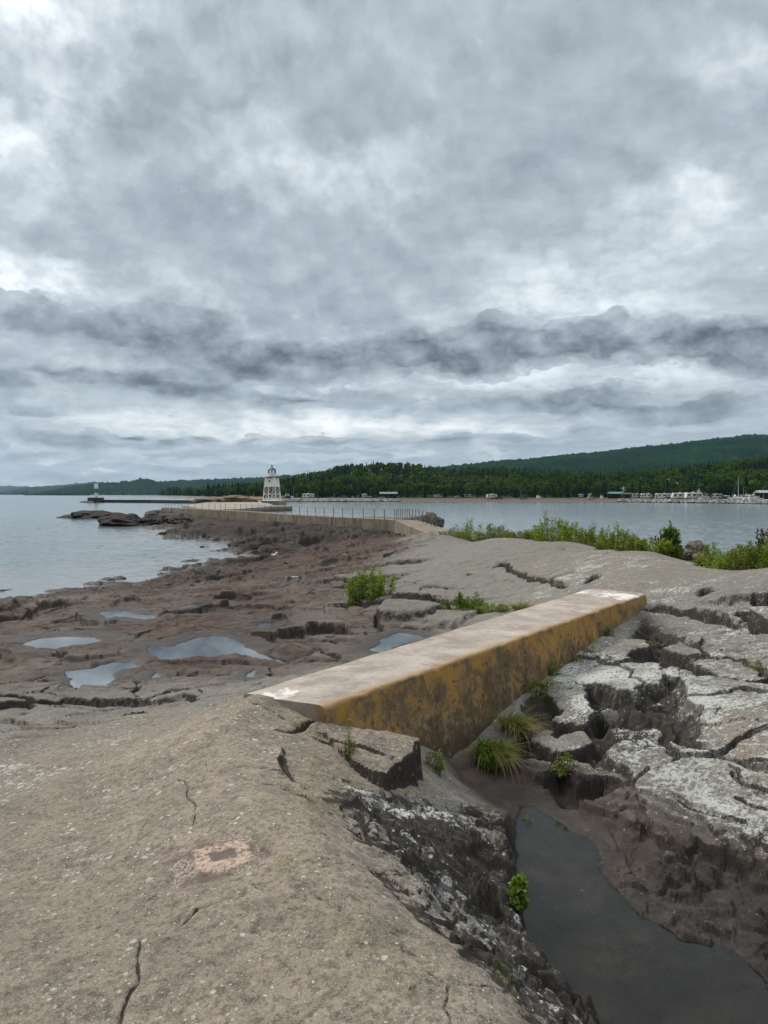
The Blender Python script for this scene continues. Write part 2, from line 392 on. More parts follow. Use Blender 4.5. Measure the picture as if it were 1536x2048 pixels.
for L in (ZP([(890, 430), (1000, 400), (1080, 390), (1120, 440), (1190, 490), (1160, 600), (1050, 595), (960, 510)]), ZP([(500, 52), (560, 40), (640, 80), (545, 88)]), ZP([(545, 110), (640, 130), (800, 180), (740, 232), (700, 212), (600, 182)]),
          ZP([(1150, 400), (1200, 390), (1290, 470), (1270, 540), (1190, 500)]), ZP([(760, 220), (820, 200), (880, 250), (860, 290), (790, 260)]), ZP([(1440, 480), (1560, 450), (1620, 540), (1500, 560)])):
    raise_plate(L, .07, .025, .03)
# thin crevices in those slabs
for pts, w, d in [(ZP([(1090, 165), (1150, 205), (1230, 225), (1330, 260), (1430, 300)]), .008, .05), (ZP([(1330, 20), (1370, 60), (1440, 80), (1540, 110)]), .008, .05), (ZP([(1350, 130), (1400, 180), (1460, 200), (1540, 215)]), .008, .05), (Z8([(1320, 850), (1380, 870), (1400, 930), (1536, 960)]), .008, .05), (ZP([(960, 320), (1030, 360), (1110, 410)]), .008, .05)]:
    crack(pts, w, d)
# dome cracks and steps
for pts, h, fl in [(ZR([(300, 152), (380, 155), (480, 160), (560, 155), (640, 150), (650, 178), (720, 198), (790, 212), (850, 232), (855, 250)]), .07, .7), (ZR([(1110, 312), (1180, 318), (1260, 325), (1340, 342), (1420, 352), (1500, 375)]), .13, .5), (ZR([(1400, 320), (1460, 292), (1536, 300)]), .18, .8),
                   (ZR([(310, 80), (380, 68), (445, 58)]), .2, 1.2), (ZR([(100, 130), (180, 112), (235, 104)]), .22, 1.2), (ZR([(200, 283), (240, 275), (330, 272), (400, 285), (420, 320)]), .05, .5), (ZR([(470, 75), (510, 65), (530, 62)]), .2, .6)]:
    ledge(pts, h, fl, .03 + .02 * (h > .15))
crack(ZR([(640, 150), (655, 180), (720, 200), (790, 215), (850, 235)]), .06, .2); crack(ZR([(925, 215), (932, 200), (950, 205)]), .12, .25); crack(ZR([(600, 162), (630, 150), (640, 160)]), .12, .2)
crack(ZR([(1305, 252), (1335, 262), (1370, 262)]), .09, .16); crack(ZR([(1110, 315), (1180, 320), (1260, 328), (1350, 348), (1430, 360)]), .04, .1); crack(ZR([(1440, 325), (1475, 345), (1540, 380)]), .12, .2); crack(ZR([(1470, 290), (1540, 305)]), .08, .16)
crack(ZR([(1050, 290), (1110, 316)]), .05, .1)
# rock step left of the bush, dark broken ledges
for pts, h, fl in [(ZS([(990, 355), (1080, 335), (1150, 312), (1222, 318)]), .4, .8), (ZS([(850, 215), (950, 215), (1060, 200), (1180, 200), (1250, 180)]), .8, 2.), (ZS([(1240, 215), (1320, 180), (1450, 150)]), .4, 1.), (ZS([(730, 285), (800, 285), (900, 270), (1000, 290), (1080, 270)]), .5, 1.5), (ZS([(450, 240), (520, 228), (600, 208)]), .5, 1.5),
                   (ZS([(580, 250), (650, 235), (720, 235)]), .5, 1.5), (ZS([(760, 465), (830, 455), (900, 450), (1000, 458)]), .2, .8), (ZS([(480, 455), (560, 440), (650, 425)]), .2, 1.), (ZS([(160, 465), (250, 470), (320, 405)]), .2, 1.), (ZS([(740, 120), (840, 100), (950, 85)]), .5, 2.), (ZS([(200, 130), (270, 110), (420, 95)]), .5, 2.5), (ZS([(150, 180), (300, 175), (430, 165), (560, 160)]), .5, 2.5)]:
    ledge(pts, h, fl, .06)
# loose-looking slab behind the small wall
raise_plate([(752, 1222), (770, 1208), (800, 1199), (850, 1199), (882, 1214), (850, 1226), (800, 1232), (757, 1232)], .16, .05, .05)
raise_plate([(845, 1248), (890, 1226), (930, 1223), (960, 1232), (900, 1255)], .12, .05, .05)
crack([(752, 1226), (757, 1240), (768, 1262)], .08, .18)
for pts, h, fl in [([(205, 1220), (225, 1208), (260, 1203), (300, 1198), (330, 1200)], .13, .8), ([(300, 1296), (345, 1290), (390, 1273), (422, 1270)], .13, .6), ([(95, 1338), (140, 1337), (200, 1330), (240, 1322)], .16, .5), ([(515, 1253), (540, 1243), (575, 1235)], .16, .5), ([(345, 1300), (380, 1275), (385, 1262)], .05, .4), ([(0, 1232), (30, 1226), (50, 1200)], .3, 1.5), ([(300, 1160), (360, 1166), (410, 1152)], .2, .8), ([(350, 1150), (400, 1172), (520, 1160)], .12, .8), ([(550, 1170), (640, 1170), (690, 1165)], .12, .6), ([(110, 1395), (150, 1370), (152, 1395)], .06, .3)]:
    ledge(pts, h, fl, .04)

# --- the block of rock before the small wall and the knoll's own cracks
def hard_plate(px_poly, zs, edge, rnd):
    W = np.array([np.append(np.array([float(q) for q in atz(u, v, z)]), z) for (u, v), z in zip(px_poly, zs)])
    A = np.c_[W[:, :2], np.ones(len(W))]; c = np.linalg.lstsq(A, W[:, 2], rcond=None)[0]
    m = box_mask(W[:, :2], .3); s = sdf(wx[m], wy[m], W[:, :2])
    zp = c[0] * X[m] + c[1] * Y[m] + c[2] + .02 * n2[m] - rnd * np.exp(np.minimum(s, 0) / .06) - np.maximum(s, 0) / edge
    mm = (s < edge); Z[m] = np.where(mm & (zp > Z[m]), zp, Z[m])
hard_plate([(500, 1394), (560, 1400), (650, 1415), (720, 1430), (790, 1443), (842, 1482), (815, 1520), (770, 1545), (700, 1510), (660, 1462), (560, 1440), (510, 1412)], [2.505, 2.49, 2.47, 2.43, 2.37, 2.22, 2.2, 2.22, 2.3, 2.36, 2.42, 2.45], .08, .02)
crack(ZK([(260, 228), (330, 238), (400, 222), (470, 205), (520, 215)]), .022, .06)
crack(ZK([(150, 110), (230, 150), (300, 190)]), .012, .03); crack(ZK([(440, 260), (540, 310), (650, 370), (750, 440)]), .02, .04)
ledge(ZK([(360, 460), (340, 410), (300, 350), (270, 300)]), .045, .12, .02); crack(ZK([(290, 360), (330, 430), (380, 470)]), .03, .05)
ledge(ZK([(970, 1090), (1000, 1160), (1080, 1230), (1200, 1300)]), .03, .12, .02, flip=-1)
crack(ZK([(980, 1110), (1010, 1165), (1120, 1245), (1260, 1330)]), .012, .04)
ledge(ZK([(560, 600), (640, 560), (760, 560)]), .03, .2, .02)
for pts, w, d in [(ZL([(295, 425), (340, 412), (385, 400)]), .014, .02), (ZL([(385, 300), (395, 420), (345, 560)]), .006, .007), (ZL([(600, 385), (750, 372), (880, 380), (890, 430), (940, 490), (950, 540), (920, 600)]), .008, .011), (ZL([(660, 972), (720, 955), (775, 935)]), .008, .014), (ZL([(215, 1022), (290, 990)]), .006, .006),
                  (ZL([(860, 1090), (950, 1010), (1090, 960), (1195, 928)]), .007, .012), (ZL([(680, 1160), (655, 1300), (640, 1380), (600, 1430), (570, 1500), (555, 1580), (550, 1700)]), .009, .012), (ZL([(1040, 1450), (1080, 1380)]), .006, .007), (ZL([(1195, 880), (1250, 908)]), .006, .008), (ZL([(480, 1035), (520, 1005)]), .005, .006),
                  (ZL([(1110, 1070), (1180, 1090), (1270, 1110)]), .006, .007), (ZL([(1270, 1450), (1340, 1418)]), .005, .007), (ZL([(0, 860), (200, 830), (400, 785), (600, 740)]), .006, .005), (ZL([(120, 1100), (110, 1040), (240, 1010)]), .004, .004), (ZL([(480, 280), (530, 330), (600, 375)]), .006, .009), (ZL([(980, 830), (1020, 795), (1065, 785)]), .006, .009), (ZL([(1390, 1180), (1420, 1300)]), .005, .006)]:
    crack(pts, w, d)
ledge(ZL([(0, 210), (100, 190), (250, 175), (480, 150), (700, 205), (760, 200)]), .02, .4, .06); ledge(ZL([(500, 15), (570, 40)]), .05, .2, .02)

# --- bank cut down to the channel
BANK = [(1005, 1600), (1030, 1640), (1028, 1690), (1045, 1740), (1062, 1800), (1075, 1850), (1085, 1900), (1110, 1935), (1170, 1965), (1222, 2040)]

# --- pools
INPOOL = np.zeros(X.shape)
POOLS = []      # outline, level, name, depth
def pool(px_poly, depth, bank, ring, name, level=None, size=0):
    h = hit(px_poly)
    lv = float(np.median(h[:, 2])) if level is None else level
    P = np.array([[float(q) for q in atz(u, v, lv)] for u, v in px_poly])
    m = box_mask(P, ring * 1.5)
    s = sdf(wx[m] - .03 * n3[m] * min(ring, .5), wy[m] + .03 * n2[m] * min(ring, .5), P)
    zz = Z[m]
    out = lv + np.maximum((zz - lv), .04 * np.minimum(s, ring)) * (sst(0, 1, np.clip(s, 0, ring) / ring * 1.7) ** .8) + .012 * sst(0, .02 * max(1, P[:, 1].mean() / 6), s)
    inn = lv - .016 - (depth - .016) * sst(0, bank, -s) + .15 * (n2[m] * .08 + n3[m] * .03) * sst(bank * .5, bank, -s)
    new = np.where(s > 0, out, inn)
    Z[m] = np.where(s < ring, new, zz); INPOOL[m] = np.maximum(INPOOL[m], sst(ring * .5, 0, s))
    POOLS.append((P, lv, name, ring))
    return lv
pool(Z5([(600, 455), (610, 430), (690, 432), (780, 400), (850, 386), (905, 392), (960, 410), (1010, 440), (1060, 460), (1150, 478), (1250, 490), (1275, 506), (1185, 527), (1140, 508), (1060, 495), (1015, 492), (1010, 483), (900, 478), (880, 488), (760, 478), (735, 492), (690, 496), (640, 478)]), .12, .5, .5, 'A')
pool(Z5([(92, 425), (130, 405), (190, 395), (270, 391), (370, 393), (412, 408), (370, 425), (320, 435), (230, 438), (140, 435)]), .08, .6, .7, 'B')
pool(Z5([(262, 530), (370, 520), (420, 500), (470, 492), (520, 492), (590, 518), (520, 522), (492, 524), (465, 545), (440, 580), (425, 617), (320, 632), (300, 615), (290, 580), (272, 550)]), .1, .4, .35, 'C')
pool(Z5([(405, 292), (440, 288), (480, 292), (500, 287), (530, 295), (625, 304), (632, 315), (580, 321), (530, 313), (480, 308), (450, 311), (430, 316)]), .06, .4, .6, 'D')
pool(Z5([(783, 263), (820, 256), (860, 254), (897, 263), (860, 271), (810, 272)]), .05, .4, .6, 'E')
pool(Z5([(1035, 352), (1060, 335), (1110, 330), (1135, 328), (1085, 341), (1050, 354)]), .06, .3, .4, 'F')
pool(Z5([(608, 553), (630, 540), (650, 548), (645, 560), (620, 563)]), .03, .2, .25, 'G')
pool(Z5([(990, 555), (1005, 540), (1028, 525), (1032, 545), (1022, 557)]), .05, .2, .2, 'H')
pool(Z5([(1150, 148), (1180, 144), (1240, 144), (1240, 149), (1160, 152)]), .04, .4, .4, 'J')
pool([(742, 1300), (768, 1277), (800, 1265), (836, 1269), (845, 1277), (815, 1284), (785, 1296), (765, 1306)], .1, .3, .3, 'I')
pool(Z8([(700, 665), (745, 685), (785, 705), (760, 745), (728, 752), (715, 700)]), .05, .15, .12, 'M', level=1.62)
KL = 1.575
pool([(1038, 1612), (1068, 1616), (1095, 1632), (1130, 1652), (1165, 1672), (1182, 1684), (1197, 1705), (1201, 1735), (1220, 1765), (1250, 1800), (1282, 1832), (1320, 1852), (1370, 1876), (1430, 1891), (1470, 1901), (1500, 1930), (1540, 1970), (1620, 2040), (1900, 2200), (2300, 2700), (1500, 2900), (1320, 2600), (1225, 2260), (1105, 2100), (1082, 2030), (1045, 1880), (1038, 1800), (1032, 1712), (1034, 1650)], .22, 1.1, .16, 'K', level=KL)

# bedded steps on the banks of the channel and in the gully
bk = sst(.9, 1.3, X) * sst(9.5, 8.5, Y) * sst(1.86, 1.77, Z) * (1 - INPOOL) * sst(1.59, 1.63, Z)
fr = Z / .052 + 1.1 * fbm(X * 1.3, Y * 1.3, 3, 131) + .25 * fbm(X * 6, Y * 6, 3, 133)
Z += bk * .8 * .052 * (np.floor(fr) + sst(.80, .97, fr - np.floor(fr)) - fr + .5)
# overall fine relief
fine = np.clip(Y / 10, .4, 2.5) * (1 - .6 * dome)
Z += (.006 * n3 + .003 * fbm(X * 22, Y * 22, 3, 61)) * fine * (.6 + 1.2 * gully) * np.where(Y < 12, 1, .6) * (1 - INPOOL)
# grinding grooves and pitting on the knoll's flank
xr = np.interp(Y, [1.2, 2.2, 2.53, 2.99, 3.54, 4.3, 4.65, 4.9, 5.3], [.95, .55, .34, .06, -.18, -.36, -.36, .1, .5])
flank = sst(-.06, .34, X - xr + .09 * n2 + .05 * n3) * sst(6.0, 5.2, Y + .3 * X) * sst(1.52, 1.66, Z)
w1, w2, wid = worley(X * 7 + n3 * .6, Y * 4.5 + n2, 21)
gx_ = fbm(X * .75 + .2 * n3, Y * 1.1, 4, 123) * 3.5; Z += np.where(Y < 8, 1, 0) * (1 - flank) * (1 - INPOOL) * sst(1.9, 2.1, Z) * .005 * (np.floor(gx_) + sst(.90, 1.0, gx_ - np.floor(gx_)) - gx_ * .55)
Z += (1 - INPOOL) * np.where(Y < 8, 1, 0) * .005 * n2
Z += flank * (.055 * (wid - .5) * sst(0, .12, w2 - w1) + .025 * n3 - .02 * sst(.1, 0, w2 - w1))
w1, w2, wid = worley(X * 2.2 + n3 * .3 + 3 * n2 * .2, Y * 3.4 + n3 * .3, 22)
blocks(flank, 2.0, 3.0, .4, 899, .05, .03, .03, .35); blocks(flank, 6.0, 9.0, .2, 903, .018, .012, .04, .4)
Z += .5 * flank * (.05 * (wid - .5) * sst(0, .07, w2 - w1))
Z += (1 - INPOOL) * np.where((Y < 8), .012 * fbm(X * 3.1, Y * 3.1, 3, 97), 0)
ZG = Z.reshape(NR, NC)

def ground(x, y):
    x = np.asarray(x, float); y = np.asarray(y, float)
    r = np.interp(y, gl, np.arange(NR)); c = np.interp(x / (y + OFF), ga, np.arange(NC))
    r0 = np.clip(r.astype(int), 0, NR - 2); c0 = np.clip(c.astype(int), 0, NC - 2); fr = r - r0; fc = c - c0
    return (ZG[r0, c0] * (1 - fr) * (1 - fc) + ZG[r0 + 1, c0] * fr * (1 - fc) + ZG[r0, c0 + 1] * (1 - fr) * fc + ZG[r0 + 1, c0 + 1] * fr * fc)
def ghit(u, v):
    return hit([(u, v)], ground)[0]
# ------------------------------------------------------------------ node helpers
class NT:
    def __init__(s, tree): s.t = tree; s.l = tree.links
    def n(s, typ, **kw):
        nd = s.t.nodes.new(typ)
        for k, v in kw.items(): setattr(nd, k, v)
        return nd
    def put(s, sock, v):
        if hasattr(v, 'is_output'): s.l.new(v, sock)
        elif isinstance(v, (tuple, list)):
            if len(v) == 3 and sock.type == 'RGBA': v = (*v, 1)
            sock.default_value = v
        else: sock.default_value = v
    def math(s, op, a, b=0.0, c=0.0, clamp=False):
        nd = s.n('ShaderNodeMath', operation=op, use_clamp=clamp)
        s.put(nd.inputs[0], a); s.put(nd.inputs[1], b)
        if op in ('MULTIPLY_ADD', 'SMOOTH_MIN', 'SMOOTH_MAX', 'COMPARE'): s.put(nd.inputs[2], c)
        return nd.outputs[0]
    def vmath(s, op, a, b=(0, 0, 0), scale=None):
        nd = s.n('ShaderNodeVectorMath', operation=op)
        s.put(nd.inputs[0], a)
        if op == 'SCALE': s.put(nd.inputs['Scale'], scale)
        else: s.put(nd.inputs[1], b)
        return nd.outputs['Value'] if op in ('LENGTH', 'DOT_PRODUCT') else nd.outputs[0]
    def ramp(s, x, a, b, lo=0.0, hi=1.0, smooth=True):
        nd = s.n('ShaderNodeMapRange', interpolation_type='SMOOTHSTEP' if smooth else 'LINEAR')
        s.put(nd.inputs[0], x)
        for i, v in zip((1, 2, 3, 4), (a, b, lo, hi)): s.put(nd.inputs[i], v)
        return nd.outputs[0]
    def mix(s, f, a, b, mode='MIX'):
        nd = s.n('ShaderNodeMix', data_type='RGBA', blend_type=mode)
        s.put(nd.inputs[0], f); s.put(nd.inputs[6], a); s.put(nd.inputs[7], b)
        return nd.outputs[2]
    def noise(s, vec, scale, detail=3, rough=.5, dist=0.0, lac=2.0):
        nd = s.n('ShaderNodeTexNoise')
        if vec is not None: s.put(nd.inputs['Vector'], vec)
        for k, v in (('Scale', scale), ('Detail', detail), ('Roughness', rough), ('Distortion', dist), ('Lacunarity', lac)): s.put(nd.inputs[k], v)
        return nd.outputs['Fac']
    def vor(s, vec, scale, feature='F1', rnd=1.0):
        nd = s.n('ShaderNodeTexVoronoi', feature=feature)
        s.put(nd.inputs['Vector'], vec); s.put(nd.inputs['Scale'], scale); s.put(nd.inputs['Randomness'], rnd)
        return nd
    def attr(s, name):
        nd = s.n('ShaderNodeAttribute', attribute_type='GEOMETRY', attribute_name=name); return nd.outputs['Fac']
    def pos(s): return s.n('ShaderNodeNewGeometry').outputs['Position']
    def obj(s): return s.n('ShaderNodeTexCoord').outputs['Object']
    def mapping(s, vec, loc=(0, 0, 0), rot=(0, 0, 0), sca=(1, 1, 1)):
        if not any(rot) and not any(loc): return s.vmath('MULTIPLY', vec, tuple(map(float, sca)))
        nd = s.n('ShaderNodeMapping'); s.put(nd.inputs[0], vec); nd.inputs[1].default_value = loc; nd.inputs[2].default_value = rot; nd.inputs[3].default_value = sca
        return nd.outputs[0]
    def bump(s, h, strength=.5, dist=.02, normal=None):
        nd = s.n('ShaderNodeBump'); s.put(nd.inputs['Height'], h); s.put(nd.inputs['Strength'], strength); s.put(nd.inputs['Distance'], dist)
        if normal is not None: s.put(nd.inputs['Normal'], normal)
        return nd.outputs[0]
    def pbsdf(s, color, rough=.8, normal=None, spec=.3, metal=0.0):
        nd = s.n('ShaderNodeBsdfPrincipled')
        s.put(nd.inputs['Base Color'], color); s.put(nd.inputs['Roughness'], rough); s.put(nd.inputs['Specular IOR Level'], spec); s.put(nd.inputs['Metallic'], metal)
        if normal is not None: s.put(nd.inputs['Normal'], normal)
        return nd
    def out(s, shader): s.l.new(shader, s.t.nodes['Material Output'].inputs['Surface'])

def newmat(name):
    m = bpy.data.materials.new(name); m.use_nodes = True
    m.node_tree.nodes.remove(m.node_tree.nodes['Principled BSDF'])
    return m, NT(m.node_tree)

def plain(name, color, rough=.6, var=.15, scale=3.0, metal=0.0, spec=.4):
    m, t = newmat(name)
    n = t.noise(t.obj(), scale, 4, .6)
    c = t.mix(n, tuple(q * (1 - var) for q in color), tuple(min(q * (1 + var), 1) for q in color))
    t.out(t.pbsdf(c, rough, None, spec, metal).outputs[0]); return m

# ------------------------------------------------------------------ rock
def rock_material(name, use_attr=True):
    m, t = newmat(name)
    P = t.pos()
    A = (lambda k: t.attr(k)) if use_attr else (lambda k: {'a_red': .25, 'a_dark': .25, 'a_lich': .25, 'a_wet': 0.0, 'a_tan': .2, 'a_moss': 0.0, 'a_ring': 0.0, 'a_patch': 0.0, 'a_yel': .1}[k])
    red, dark, lich, wet, tan, moss, ring, patch, yel = [A(k) for k in ('a_red', 'a_dark', 'a_lich', 'a_wet', 'a_tan', 'a_moss', 'a_ring', 'a_patch', 'a_yel')]
    nbig = t.noise(P, .7, 4, .55); nmid = t.noise(P, 5, 5, .6); nf = t.noise(P, 38, 5, .7); ng = t.noise(P, 160, 3, .6)
    gv = t.noise(P, 15, 6, .72)
    base = t.mix(t.ramp(nmid, .35, .65), (.125, .116, .104), (.225, .208, .188))
    tanc = t.mix(t.ramp(nbig, .35, .65), (.205, .170, .130), (.285, .230, .174))
    tanc = t.mix(t.ramp(nmid, .42, .66, 0, .6), tanc, (.205, .172, .138))
    c = t.mix(t.math('MULTIPLY', tan, t.ramp(nmid, .15, .5, .6, 1.0)), base, tanc)
    redc = t.mix(t.ramp(nmid, .35, .68), (.034, .018, .0135), (.092, .052, .039))
    c = t.mix(red, c, redc)
    c = t.mix(t.math('MULTIPLY', yel, t.ramp(nmid, .3, .62)), c, (.24, .195, .085))
    # grain: dark and light speckle at several sizes
    c = t.mix(t.ramp(t.math('ADD', t.math('MULTIPLY', gv, .6), t.math('MULTIPLY', nmid, .4)), .46, .58, 0, .55), c, (.095, .08, .066))
    c = t.mix(t.ramp(nf, .38, .54, .62, 0), c, (.06, .054, .046))
    c = t.mix(t.math('MULTIPLY', t.ramp(ng, .52, .66, 0, .42), t.math('MULTIPLY_ADD', red, -.7, 1.0)), c, (.46, .42, .36))
    # black crust lichen, broken by noise
    nd = t.noise(P, 9, 8, .74, .3)
    dk = t.ramp(t.math('ADD', t.math('ADD', nd, t.math('MULTIPLY', t.math('SUBTRACT', nf, .5), .25)), t.math('MULTIPLY', dark, .50)), .72, .82)
    c = t.mix(t.math('MULTIPLY', dk, .94), c, t.mix(nf, (.014, .012, .011), (.06, .05, .043)))
    # pale lichen: irregular crust + round spots of many sizes; it keeps off steep broken faces
    nl = t.noise(P, 20, 7, .72, .15); nl2 = t.noise(P, 2.3, 3, .5)
    gn = t.n('ShaderNodeSeparateXYZ'); t.l.new(t.n('ShaderNodeNewGeometry').outputs['True Normal'], gn.inputs[0])
    flat = t.ramp(gn.outputs[2], .55, .82, .25, 1)
    lm = t.ramp(t.math('ADD', t.math('ADD', nl, t.math('MULTIPLY', lich, .40)), t.math('MULTIPLY', t.math('SUBTRACT', nl2, .5), .55)), .825, .875)
    lm = t.math('MULTIPLY', lm, t.ramp(nf, .36, .52, .15, 1.0))
    spots = None
    for sc_, r0, k in ((11, .20, .45), (22, .27, .7), (48, .30, .85)):
        v = t.vor(P, sc_)
        sep = t.n('ShaderNodeSeparateColor'); t.l.new(v.outputs['Color'], sep.inputs[0])
        keep = t.math('LESS_THAN', sep.outputs[0], t.math('MULTIPLY', lich, k))
        rad = t.math('MULTIPLY', sep.outputs[1], r0)
        wob = t.math('ADD', v.outputs['Distance'], t.math('ADD', t.math('MULTIPLY', t.math('SUBTRACT', nf, .5), .42), t.math('MULTIPLY', t.math('SUBTRACT', nl, .5), .3)))
        sm = t.math('MULTIPLY', keep, t.ramp(t.math('SUBTRACT', rad, wob), -.03, .03))
        spots = sm if spots is None else t.math('MAXIMUM', spots, sm)
    lc = t.mix(t.ramp(nl2, .4, .6), (.40, .41, .38), (.52, .52, .49))
    lc = t.mix(t.ramp(ng, .4, .7), lc, (.26, .265, .235))
    lm = t.math('MULTIPLY', t.math('MAXIMUM', lm, t.math('MULTIPLY', spots, .95)), flat)
    c = t.mix(t.math('MULTIPLY', lm, .88), c, lc)
    # moss in the seams
    c = t.mix(t.math('MULTIPLY', moss, t.ramp(nf, .35, .55)), c, (.055, .062, .016))
    # chipped patch with the faded orange paint ring
    pm = t.math('MULTIPLY', patch, t.ramp(t.noise(P, 95, 5, .75), .46, .54))
    c = t.mix(t.math('MULTIPLY', patch, t.ramp(gv, .35, .6, .95, .6)), c, (.095, .068, .056))
    c = t.mix(t.math('MULTIPLY', pm, t.ramp(t.noise(P, 9, 3, .6), .40, .62, .05, .8)), c, (.42, .36, .31))
    rm = t.math('MULTIPLY', ring, t.ramp(t.noise(P, 42, 7, .78), .43, .54, .05, 1))
    c = t.mix(t.math('MULTIPLY', rm, .82), c, t.mix(t.noise(P, 40, 3, .6), (.44, .29, .21), (.58, .45, .36)))
    # wet stone is darker and glossier
    wn = t.math('MULTIPLY', wet, t.ramp(nmid, .25, .55, .7, 1), clamp=True)
    c = t.mix(t.math('MULTIPLY', wn, .80), c, (.022, .019, .017))
    rough = t.ramp(wn, 0, 1, .9, .58)
    h = t.math('ADD', t.math('MULTIPLY', nmid, .45), t.math('ADD', t.math('MULTIPLY', nf, .34), t.math('MULTIPLY', ng, .10)))
    h = t.math('ADD', h, t.math('MULTIPLY', gv, .6))
    h = t.math('ADD', h, t.math('MULTIPLY', lm, .06))
    t.out(t.pbsdf(c, rough, t.bump(h, .8, .028), t.ramp(wn, 0, 1, .10, .2)).outputs[0])
    return m
M = {}
M['rock'] = rock_material('bedrock'); M['boulder'] = rock_material('loose rock', False)

# ------------------------------------------------------------------ what covers the rock where
dzdy = np.gradient(ZG, axis=0) / np.gradient(GY, axis=0); dzdx = np.gradient(ZG, axis=1) / np.gradient(GX, axis=1)
slope = np.hypot(dzdx, dzdy).ravel()
def region(blobs):
    w = np.zeros(X.shape)
    for u, v, ru, rv, a in blobs:
        p = hit([(u, v), (u, v - rv)], ground); x0, y0 = p[0][:2]; ry = max(abs(p[1][1] - y0), .15); rx = ru * y0 / F
        w = np.maximum(w, a * np.exp(-((X - x0) / rx) ** 2 - ((Y - y0) / ry) ** 2))
    return w
knoll = sst(7.2, 5.2, Y + .25 * X) * (1 - flank) * sst(1.75, 2.1, Z)
low = sst(1.75, 1.25, Z) * sst(8, 12, Y)
leftside = sst(4.5, .5, X - .06 * Y)
a_tan = np.clip(knoll * (.75 + .3 * n1) + .35 * sst(9, 7, Y) * sst(.2, -1, X) + .25 * region([(1500, 1500, 80, 60, 1), (1460, 1440, 60, 40, 1)]) * 2, 0, 1)
a_red = np.clip(low * leftside * (.85 + .4 * n1) + .55 * sst(1.5, 1.1, Z) * sst(30, 40, Y) + region([(1250, 1680, 80, 40, .9), (1400, 1800, 120, 60, .95), (1500, 1860, 60, 60, .95), (1130, 1600, 60, 35, .9), (930, 1540, 60, 30, .8), (60, 1470, 60, 25, .35), (1310, 1260, 40, 25, .6)]), 0, 1)
a_dark = np.clip(.34 * knoll * sst(-.9, .0, X - xr + .25 * n2) + .26 * right_near + .85 * CRK + .80 * flank * (.85 + .8 * n2) + .5 * sst(.7, 1.5, slope) * sst(60, 12, Y) + 1.15 * gully + 1.0 * jag * sst(-.3, .4, .5 + n1) + .28 * low * leftside * sst(-.2, .5, n2)
                 + region([(1300, 1250, 30, 20, .6), (760, 1330, 60, 40, .5), (1250, 1480, 70, 60, .4)]), 0, 1.15)
a_lich = np.clip(.20 * knoll * (1 - flank) +   .72 * flank * (.7 + .9 * fbm(X * 1.6, Y * 1.6, 3, 105)) + sst(-1, 2.5, X - .1 * Y) * (.50 + .28 * sst(11, 8.5, Y) + .35 * n1) * (1 - gully) * sst(1.55, 1.8, Z) * sst(5, 6, Y + X) + .25 * sst(10, 6, Y) * sst(.5, -1, X) + region([(150, 1470, 200, 60, .24), (1360, 1600, 160, 90, .5), (1200, 1450, 60, 60, .7), (1330, 1740, 50, 40, .95), (1180, 1600, 40, 25, .85), (1130, 1560, 50, 40, .7), (1250, 1360, 120, 50, .55), (830, 1530, 40, 50, .4)]), 0, 1)
a_lich *= 1 - .8 * np.clip(low * leftside, 0, 1)
a_lich *= 1 - region([(1400, 1830, 120, 60, .8), (1240, 1680, 60, 30, .8), (1500, 1900, 60, 60, .9), (1100, 1620, 40, 20, .8)])
a_wet = np.zeros(X.shape); a_moss = np.zeros(X.shape)
for P, lv, nm, ring in POOLS:
    m = box_mask(P, ring * 2 + .5)
    s = sdf(wx[m], wy[m], P)
    hh = Z[m] - lv
    a_wet[m] = np.maximum(a_wet[m], sst({'K': .06}.get(nm, .10), .012, hh + .03 * n2[m]) * sst(ring * 2.2, ring * .3, s + .2 * ring * n2[m]) * np.where((s < -.03) & (nm == 'K'), .22, .95))
a_wet = np.maximum(a_wet, .9 * sst(.62, .05, Z - WATER + .12 * n2 - .1 * n1) * sst(12, 18, Y))
a_wet = np.maximum(a_wet, region([(1300, 1760, 120, 60, .5), (1150, 1625, 70, 30, .55), (1480, 1880, 90, 50, .6), (1220, 1690, 50, 40, .5), (650, 1130, 60, 15, .25), (760, 1315, 70, 35, .75), (1290, 1240, 30, 16, .8), (1330, 1262, 40, 14, .5), (560, 1285, 70, 30, .4), (480, 1250, 60, 30, .45), (560, 1320, 60, 20, .4)]) * sst(-.5, .3, n2 + .2))
chan = sst(1.86, 1.66, Z + .06 * n2) * sst(.25, .7, X) * sst(8.2, 7.2, Y)
a_wet = np.maximum(a_wet,   .46 * chan * sst(-.6, .1, n2 + .25) + .3 * sst(1.67, 1.60, Z) * chan); a_red = np.maximum(a_red, .95 * chan); a_lich = a_lich * (1 - .75 * chan); a_tan = a_tan * (1 - chan)
a_wet = np.clip(a_wet + .35 * gully * sst(-.05, -.2, Z - ZB), 0, 1)
a_moss = region([(1010, 1950, 20, 20, .8), (1090, 1330, 30, 20, .5), (1090, 1380, 25, 25, .6), (1000, 1130, 60, 6, .5), (1100, 1165, 40, 6, .8), (1200, 1095, 150, 5, .9), (1010, 1060, 150, 6, .8), (880, 1500, 30, 30, .4), (1400, 1120, 80, 8, .9)]) * sst(-.3, .2, n3)
a_yel = np.clip(region([(560, 1700, 70, 30, .8), (620, 1600, 60, 60, .5), (650, 1560, 80, 60, .4), (700, 1900, 160, 90, .3), (600, 1450, 60, 30, .35), (820, 1500, 50, 40, .4)]) + .22 * sst(2, 5, X) * sst(11, 14, Y) * sst(24, 18, Y), 0, 1)
